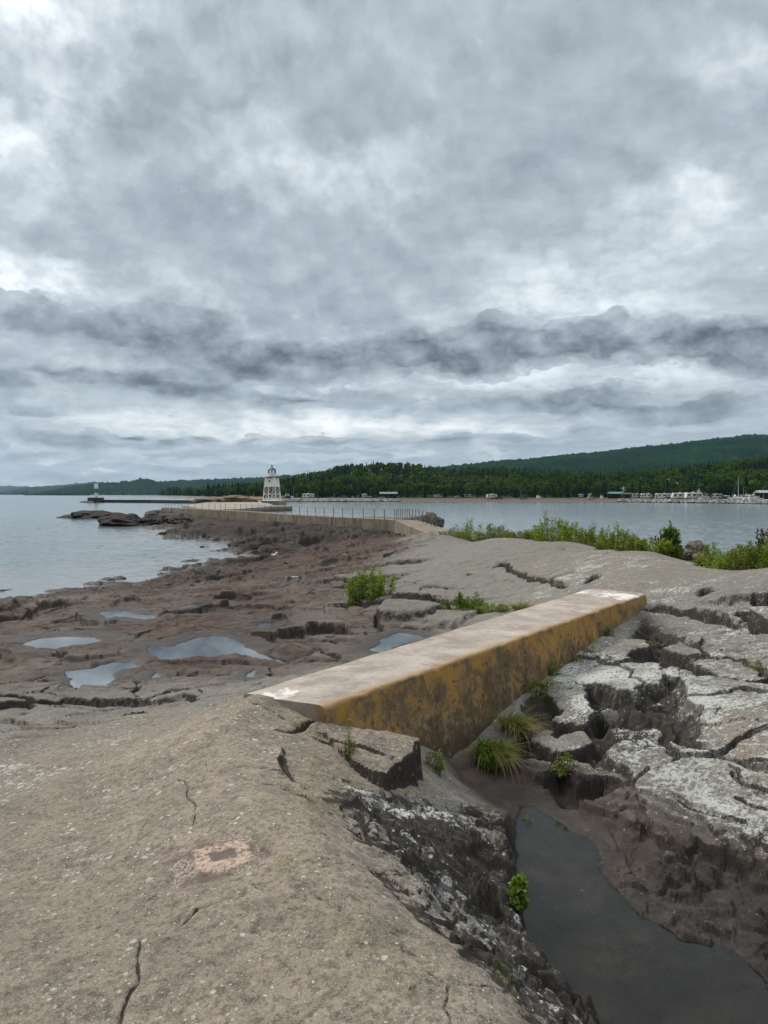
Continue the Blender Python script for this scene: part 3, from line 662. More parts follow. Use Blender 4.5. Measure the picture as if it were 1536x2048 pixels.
# faded paint ring and the chipped patch round it
RING = hit([(386, 1698), (430, 1690), (470, 1680), (492, 1684), (500, 1706), (488, 1718), (455, 1730), (410, 1738), (396, 1730)], ground)[:, :2]
m = box_mask(RING, .2); s = sdf(wx[m] * .3 + X[m] * .7, wy[m] * .3 + Y[m] * .7, RING)
a_ring = np.zeros(X.shape); a_ring[m] = sst(.012, .0, s + .006 * n3[m]) * sst(-.052, -.036, s + .012 * n3[m])
PATCH = hit([(326, 1702), (345, 1692), (400, 1684), (480, 1662), (520, 1672), (545, 1705), (540, 1722), (480, 1745), (420, 1762), (365, 1772), (345, 1765), (326, 1725)], ground)[:, :2]
m = box_mask(PATCH, .2); s = sdf(wx[m], wy[m], PATCH)
a_patch = np.zeros(X.shape); a_patch[m] = sst(.015, -.03, s + .02 * n3[m])
Z[m] -= .008 * sst(.02, -.01, s)
a_dark = np.clip(a_dark - a_patch, 0, 2); a_lich = a_lich * (1 - a_patch)

idx = np.arange(NR * NC).reshape(NR, NC)
faces = np.stack([idx[:-1, :-1].ravel(), idx[:-1, 1:].ravel(), idx[1:, 1:].ravel(), idx[1:, :-1].ravel()], 1)
fz = Z[faces].max(1); fy = Y[faces].min(1)
faces = faces[(fz > WATER - .5)]
rock = mesh_obj('rocky_shore', np.stack([X, Y, Z], 1), faces, M['rock'], smooth=True,
                attrs=dict(a_red=a_red, a_dark=a_dark, a_lich=a_lich, a_wet=a_wet, a_tan=a_tan, a_moss=a_moss, a_ring=a_ring, a_patch=a_patch, a_yel=a_yel))
tag(rock, 'bare grey and brown bedrock shore with lichen, cracks and rain pools', kind='structure')

# ------------------------------------------------------------------ water
def pool_material(name, tint, ior, ripple=0.0, boost=1.0):
    m, t = newmat(name)
    fr = t.n('ShaderNodeFresnel'); fr.inputs[0].default_value = ior
    tr = t.n('ShaderNodeBsdfTransparent'); t.put(tr.inputs[0], tint)
    gl_ = t.n('ShaderNodeBsdfGlossy'); gl_.inputs['Roughness'].default_value = .01
    h = t.noise(t.pos(), 9, 2, .5)
    nb = t.bump(h, .25, ripple if ripple else .0015); t.l.new(nb, gl_.inputs['Normal']); t.l.new(nb, fr.inputs[1])
    mx = t.n('ShaderNodeMixShader'); t.put(mx.inputs[0], t.math('MAXIMUM', t.math('MULTIPLY', fr.outputs[0], boost, clamp=True), .72 if boost > 1.4 else 0.0)); t.l.new(tr.outputs[0], mx.inputs[1]); t.l.new(gl_.outputs[0], mx.inputs[2])
    t.out(mx.outputs[0]); return m
M['pool'] = pool_material('rain water', (.62, .64, .62), 3.0, .0006, 1.5)
M['channel'] = pool_material('channel water', (.76, .81, .76), 1.36, .0006, 1.0)
for P, lv, nm, ring in POOLS:
    c = P.mean(0); d = P - c; L = np.linalg.norm(d, axis=1, keepdims=True); grow = .14 if nm == 'K' else min(ring * .5, .45)
    # even outward offset keeps the sheet under the bank
    n = len(P); e = np.roll(P, -1, 0) - np.roll(P, 1, 0); nr = np.stack([e[:, 1], -e[:, 0]], 1); nr /= np.linalg.norm(nr, axis=1, keepdims=True) + 1e-9
    area = .5 * np.sum(P[:, 0] * np.roll(P[:, 1], -1) - np.roll(P[:, 0], -1) * P[:, 1])
    if area < 0: nr = -nr
    Q = P + nr * grow
    o = mesh_obj('pool_water', [(x, y, lv) for x, y in Q], [tuple(range(n)) if area > 0 else tuple(range(n - 1, -1, -1))], M['channel' if nm == 'K' else 'pool'])
    tag(o, 'still rain water lying in a hollow of the rock', kind='structure')
    bm = bmesh.new(); bm.from_mesh(o.data); bmesh.ops.triangulate(bm, faces=bm.faces); bm.to_mesh(o.data); bm.free()

m, t = newmat('lake water')
P_ = t.pos()
w1_ = t.noise(t.mapping(P_, rot=(0, 0, .35), sca=(1, .55, 1)), 1.9, 3, .55, .3); w2_ = t.noise(t.mapping(P_, rot=(0, 0, -.5), sca=(1, .5, 1)), .42, 3, .5); w3_ = t.noise(P_, 7, 2, .5)
h_ = t.math('ADD', t.math('MULTIPLY', w1_, .5), t.math('ADD', t.math('MULTIPLY', w2_, 1.0), t.math('MULTIPLY', w3_, .10)))
foam_src = t.attr('shallow')
bs = t.pbsdf(t.mix(foam_src, (.10, .125, .135), (.16, .165, .155)), .13, t.bump(h_, 1.0, .08), .5); bs.inputs['IOR'].default_value = 1.9
gl2 = t.n('ShaderNodeBsdfDiffuse'); t.put(gl2.inputs[0], (.7, .72, .72))
fm = t.math('MULTIPLY', t.ramp(t.math('ADD', t.noise(t.mapping(P_, sca=(.4, 1, 1)), 1.1, 7, .7, .5), t.math('MULTIPLY', t.attr('foam'), .42)), .80, .96), t.attr('foam'))
mx = t.n('ShaderNodeMixShader'); t.put(mx.inputs[0], fm); t.l.new(bs.outputs[0], mx.inputs[1]); t.l.new(gl2.outputs[0], mx.inputs[2])
t.out(mx.outputs[0]); M['lake'] = m
# lake sheet: radial grid out to the horizon, with real low waves
ang = np.linspace(-1.15, 1.15, 620); rr = np.concatenate([np.exp(np.linspace(math.log(14), math.log(220), 420)), np.exp(np.linspace(math.log(225), math.log(11500), 90))])
wa, wr = np.meshgrid(ang, rr); WX = (np.sin(wa) * wr).ravel(); WY = (np.cos(wa) * wr).ravel()
amp = .05 * sst(240, 120, wr.ravel()) * (.3 + .7 * sst(20, 60, wr.ravel()))
WZ = WATER + amp * (fbm(WX * .55, WY * .9, 3, 201) + .4 * perlin(WX * 1.7, WY * 2.2, 207))
gz = np.where((WY < 170) & (WY > 5), ground(WX, np.clip(WY, 0, 170)), -3)
shallow = sst(-1.3, -.3, gz - WATER) * (WX < 4); foam = .62 * sst(-.30, .02, gz - WATER) * (WY > 25) * (WX < 2)
wi = np.arange(len(rr) * len(ang)).reshape(len(rr), len(ang))
wf = np.stack([wi[:-1, :-1].ravel(), wi[:-1, 1:].ravel(), wi[1:, 1:].ravel(), wi[1:, :-1].ravel()], 1)[:, ::-1]
lake = mesh_obj('lake_water', np.stack([WX, WY, WZ], 1), np.ascontiguousarray(wf), M['lake'], smooth=True, attrs=dict(shallow=shallow, foam=foam))
tag(lake, 'grey blue lake water with small ripples', kind='structure')
# ------------------------------------------------------------------ concrete
def concrete_material(name, c0, c1, stain, streak=1.0):
    m, t = newmat(name); P = t.pos()
    n = t.noise(P, .8, 5, .6); n2 = t.noise(t.mapping(P, sca=(2.2, 2.2, .18)), 1, 5, .65); nf = t.noise(P, 12, 5, .7)
    c = t.mix(t.ramp(n, .35, .65), c0, c1)
    c = t.mix(t.math('MULTIPLY', t.ramp(n2, .46, .66), streak), c, stain)
    c = t.mix(t.ramp(nf, .5, .75, 0, .45), c, tuple(q * .5 for q in c0))
    sx = t.n('ShaderNodeSeparateXYZ'); t.l.new(P, sx.inputs[0])
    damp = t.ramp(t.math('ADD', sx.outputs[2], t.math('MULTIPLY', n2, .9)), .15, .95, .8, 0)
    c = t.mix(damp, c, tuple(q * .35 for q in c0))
    t.out(t.pbsdf(c, .9, t.bump(t.math('ADD', nf, n2), .5, .03)).outputs[0]); return m
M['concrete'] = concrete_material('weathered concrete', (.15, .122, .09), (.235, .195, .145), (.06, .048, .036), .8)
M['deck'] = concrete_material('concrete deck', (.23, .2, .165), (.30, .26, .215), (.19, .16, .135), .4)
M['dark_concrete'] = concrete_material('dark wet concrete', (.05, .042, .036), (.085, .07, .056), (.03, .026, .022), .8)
M['white'] = plain('white paint', (.78, .78, .74), .45, .06, 2.0)
M['green'] = plain('green paint', (.02, .20, .09), .45, .12, 2.0)
M['black'] = plain('dark paint', (.035, .03, .03), .5, .3, 3.0)
M['roofred'] = plain('dark roof metal', (.06, .036, .034), .5, .3, 2.0)
M['steel'] = plain('galvanised steel', (.16, .165, .165), .5, .25, 6.0, .6)
m, t = newmat('dark glass'); t.out(t.pbsdf((.02, .025, .03), .06, None, .6).outputs[0]); M['glass'] = m
m, t = newmat('lantern glass'); g = t.n('ShaderNodeBsdfGlossy'); g.inputs['Roughness'].default_value = .03
tr = t.n('ShaderNodeBsdfTransparent'); t.put(tr.inputs[0], (.9, .93, .95)); fr = t.n('ShaderNodeFresnel'); fr.inputs[0].default_value = 1.5
mx = t.n('ShaderNodeMixShader'); t.l.new(fr.outputs[0], mx.inputs[0]); t.l.new(tr.outputs[0], mx.inputs[1]); t.l.new(g.outputs[0], mx.inputs[2]); t.out(mx.outputs[0]); M['clear'] = m

# ------------------------------------------------------------------ the low concrete wall across the gully
m, t = newmat('lichen stained concrete'); P = t.pos()
top, dep, edge, sal = t.attr('top'), t.attr('dep'), t.attr('edge'), t.attr('sal')
nb = t.noise(P, 1.6, 4, .6); nm = t.noise(P, 7, 6, .65); nf = t.noise(P, 45, 5, .7); ng = t.noise(P, 140, 3, .6)
tc = t.mix(t.ramp(nb, .35, .65), (.27, .225, .187), (.37, .315, .27))
tc = t.mix(t.ramp(nf, .50, .72, 0, .65), tc, (.12, .095, .078)); tc = t.mix(t.ramp(t.noise(P, 3.1, 6, .7), .46, .62, 0, .6), tc, (.165, .135, .115)); tc = t.mix(t.ramp(t.noise(P, 1.9, 5, .65), .54, .70, 0, .55), tc, (.50, .44, .38)); tc = t.mix(t.ramp(ng, .50, .72, 0, .55), tc, (.50, .44, .38))
tc = t.mix(t.ramp(nm, .55, .8, 0, .4), tc, (.46, .41, .35))
pat = t.ramp(t.math('ADD', t.noise(P, 4.5, 7, .65, .3), t.math('MULTIPLY', t.attr('bare'), .42)), .80, .88)
tc = t.mix(t.math('MULTIPLY', pat, .85), tc, t.mix(ng, (.54, .52, .48), (.68, .66, .62)))
eo = t.math('MULTIPLY', t.ramp(t.math('ADD', edge, t.math('MULTIPLY', t.math('SUBTRACT', nm, .5), .12)), .10, .02), t.ramp(sal, .96, .8))
tc = t.mix(t.math('MULTIPLY', eo, .6), tc, (.36, .21, .085))
nv = t.noise(t.mapping(P, rot=(0, 0, -.96), sca=(9, 1.2, 1.1)), 1, 5, .65, .5)
nv2 = t.noise(P, 3.2, 7, .68, .6); nv3 = t.noise(P, 16, 6, .7)
scx = t.mix(t.ramp(nv2, .38, .62), (.15, .105, .06), (.26, .185, .105))
om = t.ramp(t.math('SUBTRACT', t.math('ADD', nv2, t.math('MULTIPLY', t.math('SUBTRACT', nv3, .5), .8)), t.math('MULTIPLY', dep, .32)), .37, .54)
scx = t.mix(t.math('MULTIPLY', om, t.ramp(sal, 1.0, .7, .55, .95)), scx, t.mix(nf, (.30, .16, .038), (.45, .25, .058)))
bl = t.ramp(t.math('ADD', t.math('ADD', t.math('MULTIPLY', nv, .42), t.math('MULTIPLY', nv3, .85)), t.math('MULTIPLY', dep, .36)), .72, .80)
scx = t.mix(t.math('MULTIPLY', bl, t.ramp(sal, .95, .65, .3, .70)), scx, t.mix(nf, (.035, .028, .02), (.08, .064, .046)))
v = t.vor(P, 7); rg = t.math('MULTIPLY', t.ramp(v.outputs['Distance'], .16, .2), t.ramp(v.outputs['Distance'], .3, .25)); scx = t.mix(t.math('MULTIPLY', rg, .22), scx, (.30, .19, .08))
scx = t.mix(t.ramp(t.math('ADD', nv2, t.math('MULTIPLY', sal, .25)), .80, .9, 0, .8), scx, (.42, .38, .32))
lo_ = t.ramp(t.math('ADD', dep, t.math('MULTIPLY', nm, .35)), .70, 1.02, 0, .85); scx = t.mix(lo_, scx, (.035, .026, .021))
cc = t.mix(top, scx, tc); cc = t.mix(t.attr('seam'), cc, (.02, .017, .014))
hh = t.math('ADD', t.math('MULTIPLY', nm, .6), t.math('ADD', t.math('MULTIPLY', nf, .35), t.math('MULTIPLY', ng, .16)))
t.out(t.pbsdf(cc, .9, t.bump(hh, .6, .014), .2).outputs[0]); M['wall'] = m
NSW, prof = 460, []
for k in range(12): prof.append(('L', 1 - k / 12))
for k in range(52): prof.append(('T', k / 51))
for k in range(1, 85): prof.append(('R', k / 84))
BOT = 1.3; ss = np.linspace(0, 1, NSW); V = []; at_ = {k: [] for k in ('top', 'dep', 'edge', 'bare', 'sal', 'seam')}
LEN = float(np.linalg.norm(WRf - WRn))
for kind, p in prof:
    L0 = WLn + (WLf - WLn) * ss[:, None]; R0 = WRn + (WRf - WRn) * ss[:, None]
    if kind == 'T':
        xy = L0 + (R0 - L0) * p; r = .016; e = min(p, 1 - p) * .8
        z = np.full(NSW, WH) - r * np.exp(-e / .012); wdt = np.linalg.norm(R0 - L0, axis=1)
        d = np.zeros(NSW); ed = (1 - p) * wdt; topv = np.full(NSW, 1.0 if 0 < p < 1 else .6)
    else:
        h = (WH - BOT) * p; z = np.full(NSW, WH - .016 - h); xy = (L0 - WN * BAT * h) if kind == 'L' else (R0 + WN * BAT * h)
        d = np.full(NSW, h); ed = np.zeros(NSW); topv = np.zeros(NSW)
    nn = fbm(ss * LEN * 2.2 + p, np.full(NSW, p * 2.0 + (5 if kind == 'T' else 0)), 4, 301)
    if kind == 'T': z = z + .007 * nn
    else: xy = xy + WN * (.009 * nn)[:, None] * (1 if kind == 'R' else -1)
    # chipped arris
    if (kind == 'T' and p > .96) or (kind == 'R' and p < .04): z = z - .018 * np.clip(fbm(ss * LEN * 3, ss * 0 + 3, 4, 305), 0, 1)
    sj = .655 + (d * .022 if kind != 'T' else 0); seam = np.exp(-((ss - sj) * LEN / .009) ** 2) * (1.0 if kind == 'R' else .35)
    if kind == 'R': xy = xy - WN * (.012 * seam)[:, None]
    V.append(np.c_[xy, z]); at_['top'].append(topv); at_['dep'].append(d); at_['edge'].append(ed); at_['sal'].append(ss)
    bare = np.exp(-((ss - .93) / .07) ** 2) * (1 if kind == 'T' else .0) * (.75 + .25 * (p if kind == 'T' else 0)) + (np.exp(-((ss - .012) / .035) ** 2) * np.exp(-((p - .35) / .3) ** 2) if kind == 'T' else 0)
    at_['bare'].append(np.clip(bare * 1.1, 0, 1)); at_['seam'].append(seam)
V = np.array(V); npf = len(prof); ii = np.arange(npf * NSW).reshape(npf, NSW)
f = np.stack([ii[:-1, :-1].ravel(), ii[:-1, 1:].ravel(), ii[1:, 1:].ravel(), ii[1:, :-1].ravel()], 1)[:, ::-1]
fl = [tuple(q) for q in f] + [tuple(ii[:, 0]), tuple(ii[::-1, -1])]
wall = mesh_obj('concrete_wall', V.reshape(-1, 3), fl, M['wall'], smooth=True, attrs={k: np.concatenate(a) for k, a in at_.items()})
for k in (-1, -2): wall.data.polygons[len(wall.data.polygons) + k].use_smooth = False
tag(wall, 'low thick concrete wall with orange lichen and pale flat top across the rock gully', 'concrete wall')

# ------------------------------------------------------------------ breakwater with railing
ZW = 1.45
BW = [np.array([float(q) for q in atz(u, v, ZW)]) for u, v in [(323, 1015.2), (383, 1018), (460, 1021.8), (512, 1024.6), (583, 1030), (683, 1035), (789.5, 1040), (850, 1066), (884, 1079)]]
BW = BW[::-1]                                     # from near to far
def offset_line(P, d):
    P = np.array(P); T = np.gradient(P, axis=0); T /= np.linalg.norm(T, axis=1, keepdims=True); return P + np.stack([T[:, 1], -T[:, 0]], 1) * d
fine_ = []
for a, b in zip(BW[:-1], BW[1:]):
    n = max(2, int(np.linalg.norm(b - a) / 1.2)); fine_ += [a + (b - a) * k / n for k in range(n)]
fine_.append(BW[-1]); BWf = np.array(fine_)
in_ = offset_line(BWf, .35); out_ = offset_line(BWf, 2.3); foot_ = offset_line(BWf, -.12)
n = len(BWf); jit = .03 * fbm(np.arange(n) * .7, np.zeros(n), 3, 311)
V = np.concatenate([np.c_[foot_, np.full(n, -1.4)], np.c_[BWf + jit[:, None] * .5, np.full(n, ZW) + jit * .6], np.c_[out_, np.full(n, ZW - .02)], np.c_[out_, np.full(n, -1.4)]])
ii = np.arange(4 * n).reshape(4, n)
f = np.stack([ii[:-1, :-1].ravel(), ii[:-1, 1:].ravel(), ii[1:, 1:].ravel(), ii[1:, :-1].ravel()], 1)
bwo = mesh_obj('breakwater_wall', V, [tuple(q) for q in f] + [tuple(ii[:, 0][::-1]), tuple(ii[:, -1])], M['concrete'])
tag(bwo, 'long tan concrete breakwater wall bending along the dark rocks to the lighthouse', 'breakwater')
# railing posts: photo positions of the feet
zz2 = lambda l: [460 + x / 3.491 for x in l]
far_u = [330, 336.7, 343.3, 349.3, 356.7, 363.3, 377, 390, 404, 418, 430, 441, 451] + zz2([35, 75, 113, 153, 195, 240, 285, 332, 380, 432, 485, 540, 598, 659, 722, 787, 857, 931, 1008, 1078, 1150])
def foot_for_u(u, line):
    a = (u - CU) / F; best = None
    for p, q in zip(line[:-1], line[1:]):
        fa = p[0] - a * p[1]; fb = q[0] - a * q[1]
        if fa * fb <= 0 and fa != fb:
            s = fa / (fa - fb); r = p + (q - p) * s
            if best is None or r[1] < best[1]: best = r
    return best
def railing(name, pts, h, label, cables=(.45, .95), r=.035, brace=False):
    root = empty(name, (pts[0][0], pts[0][1], pts[0][2]))
    o0 = np.array(pts[0])
    for k, p in enumerate(pts):
        q = np.array(p) - o0; b = MB(); lean = random.uniform(-.03, .03)
        b.bar(q, q + np.array([lean, lean * .5, h]), r, 6)
        if k and k < len(pts) - 1: b.box(q[0] - r * 2, q[0] + r * 2, q[1] - r * 2, q[1] + r * 2, q[2] - .005, q[2] + .03)
        b.build('post', M['steel'], root)
    for c in cables:
        b = MB()
        for p, q in zip(pts[:-1], pts[1:]):
            p_ = np.array(p) - o0; q_ = np.array(q) - o0; b.bar(p_ + [0, 0, c * h], q_ + [0, 0, c * h], .009, 4)
        b.build('cable', M['steel'], root)
    if brace:
        q = np.array(pts[0]) - o0; d = np.array(pts[1]) - np.array(pts[0]); d = d / np.linalg.norm(d)
        MB().bar(q + d * 1.1 + [0, 0, .02], q + [0, 0, h * .9], .03, 5).build('brace', M['black'], root)
    tag(root, label, 'railing'); return root
L2 = offset_line(BWf, .22)
pts = []
for u in far_u:
    p = foot_for_u(u, list(L2[::-1]))
    if p is not None: pts.append((p[0], p[1], ZW - .01))
railing('railing', pts, 1.05, 'long row of thin grey railing posts along the far stretch of the breakwater wall')
Lr = offset_line(BWf, 1.9); pts = []
for u in [460 + x / 3.491 for x in (1440, 1404, 1373, 1345, 1320, 1296, 1273, 1253, 1236, 1221, 1204, 1189, 1174, 1162)]:
    a = (u - CU) / F; cand = [q for q in [foot_for_u(u, [p for p in Lr if p[1] < 84])] if q is not None]
    if cand: pts.append((cand[0][0], cand[0][1], ZW - .03))
if len(pts) < 6:
    tt = np.linspace(0, 1, 14); A_ = np.array(atz(873, 1067, ZW), float); B_ = np.array(atz(793, 1040, ZW), float); pts = [tuple(A_ + (B_ - A_) * s) + (ZW - .03,) for s in tt]
print('near posts', len(pts), pts[0], pts[-1])
railing('railing', pts, 1.1, 'short closely set row of grey railing posts where the walkway meets the near rock', brace=True)

# ------------------------------------------------------------------ deck by the lighthouse
dk = [(365, 1011, 1.5), (410, 1005, 1.6), (460, 1004.4, 1.65), (532, 1004, 1.7), (548, 1010.8, .95), (584, 1011, .75), (583, 1012.5, .7), (540, 1013.5, .72), (500, 1016, .85), (480, 1018, .95), (440, 1019, 1.1), (400, 1017, 1.25)]
W3 = [tuple(float(q) for q in atz(u, v, z)) + (z,) for u, v, z in dk]
n = len(W3); c = np.mean(W3, 0)
V = [tuple(c)] + W3 + [(x, y, -1.5) for x, y, z in W3]
f = [(0, 1 + (i + 1) % n, 1 + i) for i in range(n)] + [(1 + i, 1 + (i + 1) % n, 1 + n + (i + 1) % n, 1 + n + i) for i in range(n)]
o = mesh_obj('concrete_deck', V, f, M['deck']); tag(o, 'broad sloping grey concrete deck between the breakwater and the lighthouse', 'pier deck')
bm = bmesh.new(); bm.from_mesh(o.data); bmesh.ops.recalc_face_normals(bm, faces=bm.faces); bm.to_mesh(o.data); bm.free()

# ------------------------------------------------------------------ lighthouse
YL = 218.0; lx, lz = aty(544, 1001.5, YL); lx = float(lx); lz = float(lz)
pl_ = empty('lighthouse_plinth', (lx, YL, lz), R(-14))
MB().box(-2.9, 3.1, -2.7, 3.4, -2.9, -.05).build('block', M['deck'], pl_)
MB().box(-3.0, 2.6, -2.8, 2.8, -.05, .02).build('cap', M['white'], pl_)
MB().bar((-2.9, -2.75, 0), (-.6, -5.4, -1.15), .09, 5).build('stair_edge', M['white'], pl_)
tag(pl_, 'square concrete plinth with white cap under the lighthouse', 'plinth')
lh = empty('lighthouse', (lx, YL, lz + .02), R(-14)); k_ = YL / F
H1, H2 = 28.5 * k_, 46.5 * k_                     # bottom and top of the closed room
hb, ht = 1.92, 1.42
def half(z): return hb + (ht - hb) * z / H2
for sx in (-1, 1):
    for sy in (-1, 1):
        b = MB(); a, e = half(0), half(H1 + .05)
        b.bar((sx * a, sy * a, 0), (sx * e, sy * e, H1 + .05), .13, 8); b.box(sx * a - .25, sx * a + .25, sy * a - .25, sy * a + .25, 0, .1)
        b.build('leg', M['white'], lh)
zm = 13.5 * k_
for fc in range(4):
    rot = Matrix.Rotation(fc * math.pi / 2, 3, 'Z'); b = MB()
    P4 = lambda s, z: rot @ Vector((s * half(z), -half(z), z))
    b.bar(P4(-1, zm), P4(1, zm), .085, 6); b.bar(P4(-1, .15), P4(1, .15), .07, 6)
    for s in (-1, 1):
        b.bar(P4(s, .15), P4(-s, zm), .036, 5); b.bar(P4(s, zm), P4(-s, H1), .036, 5)
    b.build('brace', M['white'], lh)
b = MB()
for i in range(13): b.box(-.35 + .05 * i, -.1 + .05 * i, .2, .9, .25 + i * .28, .30 + i * .28)
b.bar((-.5, .2, .1), (.3, .2, H1), .04, 5); b.bar((-.5, .9, .1), (.3, .9, H1), .04, 5); b.build('stair', M['white'], lh)
b = MB(); a, e = half(H1) + .12, half(H2) + .06
b.hexa([(-a, -a, H1), (a, -a, H1), (a, a, H1), (-a, a, H1), (-e, -e, H2), (e, -e, H2), (e, e, H2), (-e, e, H2)])
b.box(-a - .05, a + .05, -a - .05, a + .05, H1 - .1, H1 + .06)
room = b.build('watch_room', M['white'], lh)
zw = H1 + (H2 - H1) * .56; yw = -(a + (e - a) * .56) - .01
wn = MB().box(-.36, .20, yw - .035, yw + .05, zw - .33, zw + .33).build('window_frame', M['white'], lh)
MB().box(-.30, -.10, yw - .05, yw - .036, zw - .27, zw + .27).box(-.06, .14, yw - .05, yw - .036, zw - .27, zw + .27).build('pane', M['glass'], wn)
zg = H2; b = MB(); b.lathe([(1.5, zg - .25), (1.95, zg), (2.15, zg + .02), (2.15, zg + .16), (1.0, zg + .17)], 8, a0=math.pi / 8); b.build('gallery', M['black'], lh)
zg += .16; b = MB()
for i in range(16):
    t_ = math.pi / 8 + i * math.pi / 8; r_ = 2.06 if i % 2 == 0 else 2.06 * math.cos(math.pi / 8)
    b.bar((r_ * math.cos(t_), r_ * math.sin(t_), zg), (r_ * math.cos(t_), r_ * math.sin(t_), zg + .95), .03, 5)
for hz_ in (.5, .95):
    for i in range(8):
        t0, t1 = math.pi / 8 + i * math.pi / 4, math.pi / 8 + (i + 1) * math.pi / 4
        b.bar((2.06 * math.cos(t0), 2.06 * math.sin(t0), zg + hz_), (2.06 * math.cos(t1), 2.06 * math.sin(t1), zg + hz_), .035, 5)
b.build('gallery_rail', M['white'], lh)
b = MB(); b.lathe([(1.06, zg), (1.06, zg + .95), (1.12, zg + .95), (1.12, zg + 1.02), (.9, zg + 1.02)], 8, a0=math.pi / 8); b.build('lantern_base', M['white'], lh)
zl = zg + 1.02; 
for i in range(8):
    t_ = math.pi / 8 + i * math.pi / 4; MB().bar((1.02 * math.cos(t_), 1.02 * math.sin(t_), zl), (1.02 * math.cos(t_), 1.02 * math.sin(t_), zl + .9), .05, 5).build('lantern_post', M['black'], lh)
MB().lathe([(.98, zl), (.98, zl + .9)], 8, a0=math.pi / 8, cap=False).build('lantern_glass', M['clear'], lh)
MB().lathe([(.12, zl), (.12, zl + .25), (.2, zl + .3), (.22, zl + .55), (.1, zl + .65)], 10).build('lens', M['glass'], lh)
zr = zl + .9; rf = MB().lathe([(1.22, zr - .04), (1.22, zr + .08), (.75, zr + .42), (.26, zr + .80), (.14, zr + .9)], 8, a0=math.pi / 8).build('roof', M['roofred'], lh)
MB().lathe([(.11, zr + .88), (.11, zr + 1.1), (.22, zr + 1.2), (.24, zr + 1.32), (.16, zr + 1.46), (.03, zr + 1.5)], 10).build('finial', M['roofred'], rf)
tag(lh, 'white square skeleton lighthouse with railed gallery and dark conical roof', 'lighthouse')

# ------------------------------------------------------------------ outer pier and green banded beacon
YB = 410.0; kb_ = YB / F; bx, bz = aty(192.7, 995.2, YB); bx = float(bx); bz = float(bz)
bc = empty('harbour_beacon', (bx, YB, bz))
r_ = 3.7 * kb_
tw = MB().lathe([(r_, 0), (r_, 26 * kb_), (r_ * 1.04, 26.2 * kb_), (r_ * .9, 27.2 * kb_), (.2, 27.5 * kb_)], 24).build('tower', M['white'], bc)
MB().lathe([(r_ + .012, 9.2 * kb_), (r_ + .012, 17.8 * kb_)], 24, cap=False).build('green_band', M['green'], bc)
lb = MB().lathe([(.22, 27.4 * kb_), (.22, 28.6 * kb_), (.3, 28.7 * kb_), (.22, 29.6 * kb_), (.05, 29.9 * kb_)], 10).build('lantern', M['steel'], bc)
MB().box(.3, .5, -.2, .2, 27.0 * kb_, 28.4 * kb_).build('equipment_box', M['steel'], bc)
tag(bc, 'white cylindrical beacon tower with a wide green band at the end of the outer pier', 'beacon')
p0 = [float(q) for q in aty(179, 1000, YB)]; p1 = [float(q) for q in aty(204, 1000, YB)]
fb = empty('beacon_base', (bx, YB, 0))
MB().box(-13.5 * kb_, 11.5 * kb_, -3, 3, -1.2, bz).build('block', M['dark_concrete'], fb)
b = MB()
for i in range(34):
    t_ = random.uniform(2.6, 5.4); rr_ = random.uniform(3.6, 6.5); s = random.uniform(.5, 1.1)
    cx_, cy_ = -13.5 * kb_ * .6 + rr_ * math.cos(t_) * .8, -2 + rr_ * math.sin(t_) * .6; zc_ = -.6 + max(0, 6 - rr_) * .22
    b.lathe([(s * .5, zc_ - s * .5), (s, zc_), (s * .75, zc_ + s * .5), (s * .2, zc_ + s * .65)], 6, (cx_, cy_), random.uniform(0, 3))
o = b.build('boulders', M['boulder'], fb); tag(o, kind='stuff')
tag(fb, 'dark concrete base block with rubble under the green banded beacon', 'pier base')
pr = [(204, YB), (300, 395), (380, 370), (430, 335)]
pp = [(float((u - CU) / F * y), y) for u, y in pr]; back = [(x + .8, y + 4) for x, y in pp][::-1]
o = MB().prism(pp + back, -1.5, .95).build('outer_pier', M['dark_concrete'])
tag(o, 'low dark concrete pier stretching from the beacon toward the lighthouse', 'pier')

# ------------------------------------------------------------------ rock mounds and outcrops
import mathutils.noise as mn
def mound(name, u, v0, wpx, hpx, y, depth, label, mat='boulder', seed=0, ridge=.35, cat='rock', sub=5, skew=0.0, group=None, sink=.4, flat=1.0):
    k = y / F; x0, z0 = aty(u, v0, y); x0 = float(x0); z0 = float(z0)
    bm = bmesh.new(); bmesh.ops.create_icosphere(bm, subdivisions=sub, radius=1.0)
    w, h = wpx * k / 2, hpx * k
    for vt in bm.verts:
        p = vt.co.copy(); s = Vector((seed * 3.1, seed * 1.7, seed * .9))
        d = mn.fractal(p * 1.3 + s, 1, 2, 5) * ridge; d2 = mn.ridged_multi_fractal(p * 2.2 + s, 1, 2, 4, 1, 2) * ridge * .18
        lay = mn.noise(Vector((p.x * .6, p.y * .6, p.z * 5)) + s) * ridge * .25
        p *= 1 + d - d2 + .1 + lay
        zz_ = p.z; zz_ = math.copysign(abs(zz_) ** flat, zz_)
        vt.co = ((p.x + skew * p.z) * w, p.y * depth, zz_ * h)
    me = bpy.data.meshes.new(name); bm.to_mesh(me); bm.free(); me.materials.append(M[mat])
    o = bpy.data.objects.new(name, me); o.location = (x0, y, z0 - h * sink * .2); col.objects.link(o)
    return tag(o, label, cat, group)
def bmat(name, c0, c1, c2):
    m, t = newmat(name); P = t.pos(); n = t.noise(P, .6, 6, .65); n2 = t.noise(P, 3.5, 6, .7); nf = t.noise(P, 14, 4, .7)
    c = t.mix(t.ramp(n, .35, .62), c0, c1); c = t.mix(t.ramp(n2, .48, .66, 0, .8), c, c2); c = t.mix(t.ramp(nf, .5, .8, 0, .5), c, tuple(q * .4 for q in c0))
    t.out(t.pbsdf(c, .85, t.bump(t.math('ADD', n2, nf), .9, .12)).outputs[0]); M[name] = m
